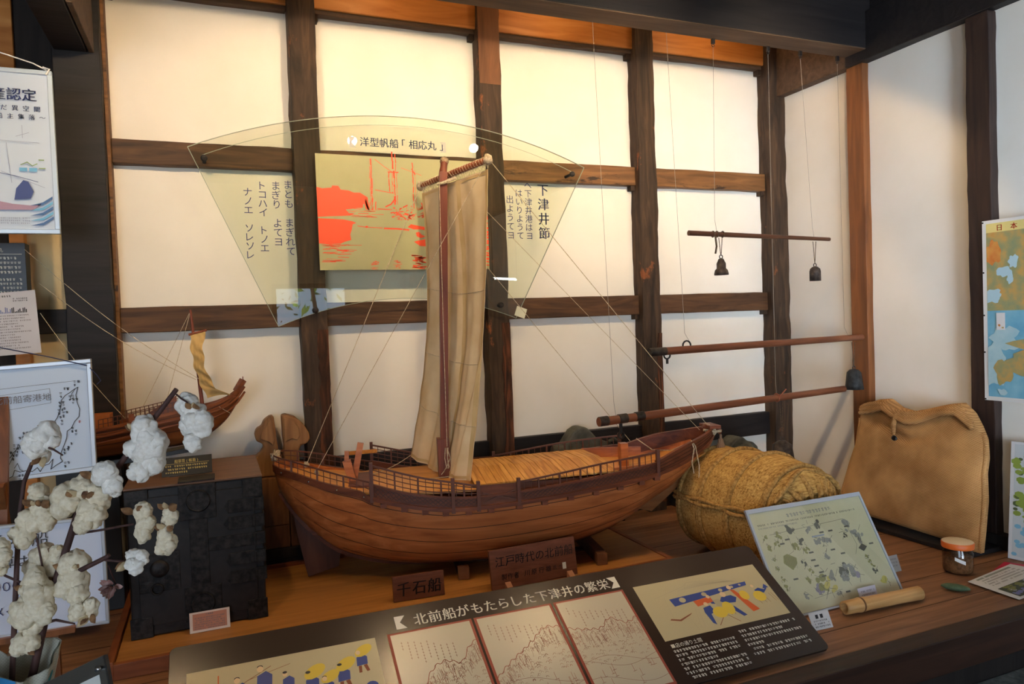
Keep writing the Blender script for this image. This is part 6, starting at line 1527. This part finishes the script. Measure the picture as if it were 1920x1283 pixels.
def boll(u, v, w, h, seed, old=False, d=1.2, lobes=None, husk=(0, -1), nh=3):
    """an open boll: several tufts in one fluffy mass, with the dry husk behind it; sizes in photograph pixels"""
    r = random.Random(seed); c = pix(u, v, d); m = MB()
    L = lobes or [(r.uniform(-.25, .25), (k / 3 - .5) * .75, r.uniform(.30, .42)) for k in range(4)]
    for k, (lx, ly, lr) in enumerate(L):
        p = c + R_ * lx * w * S1 + U_ * (-ly) * h * S1 + F_ * r.uniform(-.010, .010)
        m.sphere(p, lr * (w + h) * .5 * S1, 30, 22, 0, (.95, .95, 1.12), .30, seed * 3 + k, 1.9)
        for q in range(2):
            a = r.uniform(0, 6.28); rr3 = lr * (w + h) * .5 * S1
            m.sphere(p + R_ * math.cos(a) * rr3 * .55 + U_ * math.sin(a) * rr3 * .55 - F_ * rr3 * .35, rr3 * r.uniform(.55, .72), 24, 16, 0, (1, 1, 1), .28, seed * 5 + q + k, 2.2)
    o = m.build('cotton_boll', M['cotton_old' if old else 'cotton'], plant)
    for k in range(nh):
        m = MB(); a = r.uniform(-.9, .9); hx_, hy_ = husk; base = c + R_ * (hx_ + .18 * (k - 1)) * w * .42 * S1 + U_ * (-hy_) * h * .42 * S1 - F_ * .004
        dirv = (R_ * math.sin(a + (k - 1) * .9) * .8 + U_ * math.cos(a) * (.6 if hy_ < 0 else -.6) - F_ * .5).normalized(); side = dirv.cross(F_).normalized(); ln_ = .022 * r.uniform(.8, 1.2)
        rows = [[base + dirv * ln_ * t + side * ln_ * .30 * s_ * math.sin(PI * min(1, t * .93 + .07)) - F_ * ln_ * .35 * (1 - s_ * s_) * math.sin(PI * t) for s_ in (-1, -.5, 0, .5, 1)] for t in frange(0, 1, 6)]
        m.sheet(rows, F_ * .0008, 0); m.build('husk', M['husk_pale' if k == 1 else 'husk'], o)
    return o
boll(276, 842, 66, 104, 1, False, 1.21, [(0, -.34, .30), (.15, -.08, .34), (-.18, .05, .30), (.05, .22, .32), (-.08, .38, .22)], (-.6, -.8))
boll(364, 792, 62, 100, 2, False, 1.22, [(-.30, -.32, .26), (-.02, -.15, .26), (.18, .02, .30), (-.15, .10, .24), (.02, .38, .20)], (.15, -.55))
boll(83, 832, 58, 74, 3, False, 1.2, [(.12, -.22, .36), (-.2, .02, .34), (-.2, .30, .24), (.30, -.08, .24)], (0, .8), 2)
boll(200, 898, 52, 56, 4, False, 1.19, [(0, -.2, .40), (.22, .12, .34), (-.22, -.1, .32), (.2, .36, .24)], (-.85, -.1))
boll(152, 940, 100, 96, 5, True, 1.2, [(-.30, -.05, .28), (-.05, -.22, .24), (.26, -.05, .26), (.20, .25, .26), (-.38, .12, .22), (.08, .42, .18)], (-.05, -.15), 4)
boll(68, 965, 64, 108, 6, True, 1.2, [(.15, -.1, .26), (-.1, .12, .26), (-.3, .34, .24), (.25, .10, .22), (.0, -.36, .20)], (.15, -.32), 4)
boll(270, 978, 42, 62, 7, True, 1.21, [(0, -.3, .34), (.1, .05, .36), (.05, .34, .28)], (-.75, -.6)); boll(316, 972, 34, 44, 17, True, 1.21, [(.1, -.1, .38), (-.1, .2, .34)], (0, -.9))
boll(312, 1012, 34, 50, 8, True, 1.21, [(0, -.2, .36), (.05, .15, .42), (.3, .1, .28)], (0, -.9)); boll(258, 1050, 40, 38, 9, False, 1.2, [(-.15, -.15, .36), (.2, -.1, .34), (.05, .2, .38)], (-.9, .2))
boll(78, 1056, 68, 56, 10, True, 1.22, [(.1, -.2, .36), (-.2, .12, .32), (.3, .12, .28)], (.4, .6)); boll(140, 1085, 60, 92, 11, True, 1.2, [(.05, -.32, .30), (-.05, .05, .36), (.2, .30, .24)], (-.1, -.5)); boll(160, 1139, 44, 40, 18, True, 1.19, [(-.2, .1, .38), (.25, -.1, .30), (.2, .25, .26)], (.5, .7))
boll(62, 1130, 88, 104, 12, True, 1.18, [(.05, -.36, .24), (.15, -.1, .28), (-.05, .15, .30), (-.32, .25, .22), (.25, .15, .22), (-.1, .42, .20)], (0, -.55), 4); boll(2, 1048, 34, 48, 13, True, 1.16, None, (-.8, 0), 1); boll(52, 1204, 50, 40, 14, True, 1.19, [(-.15, 0, .38), (.22, -.05, .36)], (-.2, .2), 4); boll(118, 1052, 40, 44, 16, True, 1.22, None, (0, -.8))
m_ = MB(); rf = random.Random(3); c = pix(211, 1100, 1.24)
for k in range(26):
    a = rf.uniform(0, 2 * PI); e = rf.uniform(.1, 1.0); dv = (R_ * math.cos(a) * e + U_ * math.sin(a) * e - F_ * (1.1 - e)).normalized(); sd_ = dv.cross(F_ + U_ * .1).normalized(); b0 = c + dv * .005; L_ = .017
    m_.sheet([[b0 + dv * L_ * t + sd_ * .005 * s_ * math.sin(PI * (.15 + .8 * t)) for s_ in (-1, 0, 1)] for t in (0, .35, .7, 1)], F_ * .0004, 0)
m_.build('dried_flower', speckle('dusty_pink_petals', srgb(140, 100, 96), srgb(190, 156, 148), 90, .8, .2), plant)
m_ = MB(); m_.tube([c + F_ * .01, pix(203, 1060, 1.22)], .0014, 6); m_.build('stem', M['twig'], plant)
# wrapped vase
M['cloth_white'] = weave('dotted_cloth', srgb(186, 184, 168), srgb(206, 204, 190), 1200, 1200, .9, .15, 'xz', .5, .001)
va = thing('wrapped_vase', 'vase wrapped in blue and off-white dotted cloth under the cotton, bottom left corner', 'vase', (-.36, -2.08, .632))
VC = pix(20, 1283, 1.2); VC = Vector((VC.x - .012, VC.y, .632))
def vpt(a, t, out=0):
    r = .050 + .012 * math.sin(PI * t * .9) + .010 * math.sin(a * 5 + 2) * t + .006 * math.sin(a * 11) * t + out + .022 * max(0, t - .75) / .25
    z = .632 + .282 * t + .020 * math.sin(a * 3 + .6) * t ** 3
    return VC + Vector((r * math.cos(a), r * math.sin(a), z - .632))
m_ = MB(); m_.grid([[vpt(2 * PI * k / 60, t / 16) for k in range(61)] for t in range(17)], 0); m_.grid([[vpt(2 * PI * k / 60, t / 16, -.003) for k in range(61)] for t in range(8, 17)], 0, True, True); m_.build('cloth_wrap', M['cloth_white'], va)
m_ = MB()
m_.grid([[vpt(a, t / 16, .0015) for a in frange(math.radians(256), math.radians(296), 12)] for t in range(0, 17)], 0); m_.build('blue_fold', flat('bright_blue_cloth', srgb(46, 132, 190), .7), va)
m_ = MB()
for a, t, rr4 in ((math.radians(312), .82, .014), (math.radians(340), .66, .012), (math.radians(345), .88, .010), (math.radians(322), .45, .012)):
    n0 = len(m_.v); m_.add([vpt(a + rr4 / .06 * math.cos(k * PI / 8), t + rr4 / .28 * math.sin(k * PI / 8), .0015) for k in range(16)], [tuple(range(16))], 0)
m_.build('dots', flat('teal_dots', srgb(60, 150, 160), .7), va)
# black clear-fronted sign holder
sh = thing('sign_holder', 'dark tilted sign holder with a white sheet beside the cotton, bottom left', 'sign', (-.24, -2.13, .632))
A0, A1 = pix(85, 1281, 1.17), pix(196, 1228, 1.17); ru = (A1 - A0).normalized(); dn = (pix(208, 1290, 1.15) - A1).normalized(); dn = (dn - ru * dn.dot(ru)).normalized()
hp = Plane(A1, ru, -dn)
m_ = MB(); slab_on(m_, hp, -.125, 0, -.20, 0, -.008, 0); m_.build('back_board', M['black'], sh)
m_ = MB(); slab_on(m_, hp, -.105, -.014, -.19, -.026, .0005, .0015); m_.build('sheet', M['white_paper'], sh)
m_ = MB(); slab_on(m_, hp, -.125, 0, -.20, 0, .003, .005); m_.build('clear_front', M['clear'], sh)
m_ = MB(); m_.lathe([(.004, 0), (.0045, .004), (.001, .005)], hp.p(-.010, -.018, .005), 14, axis=hp.n.to_track_quat('Z', 'Y').to_matrix()); m_.build('screw', flat('steel_screw', srgb(190, 190, 190), .3, 1.0), sh)
m_ = MB(); q_ = hp.p(-.06, -.15, -.008); m_.bar(q_, (q_.x + .03, q_.y + .07, .632), .03, .006); m_.build('strut', M['black'], sh)
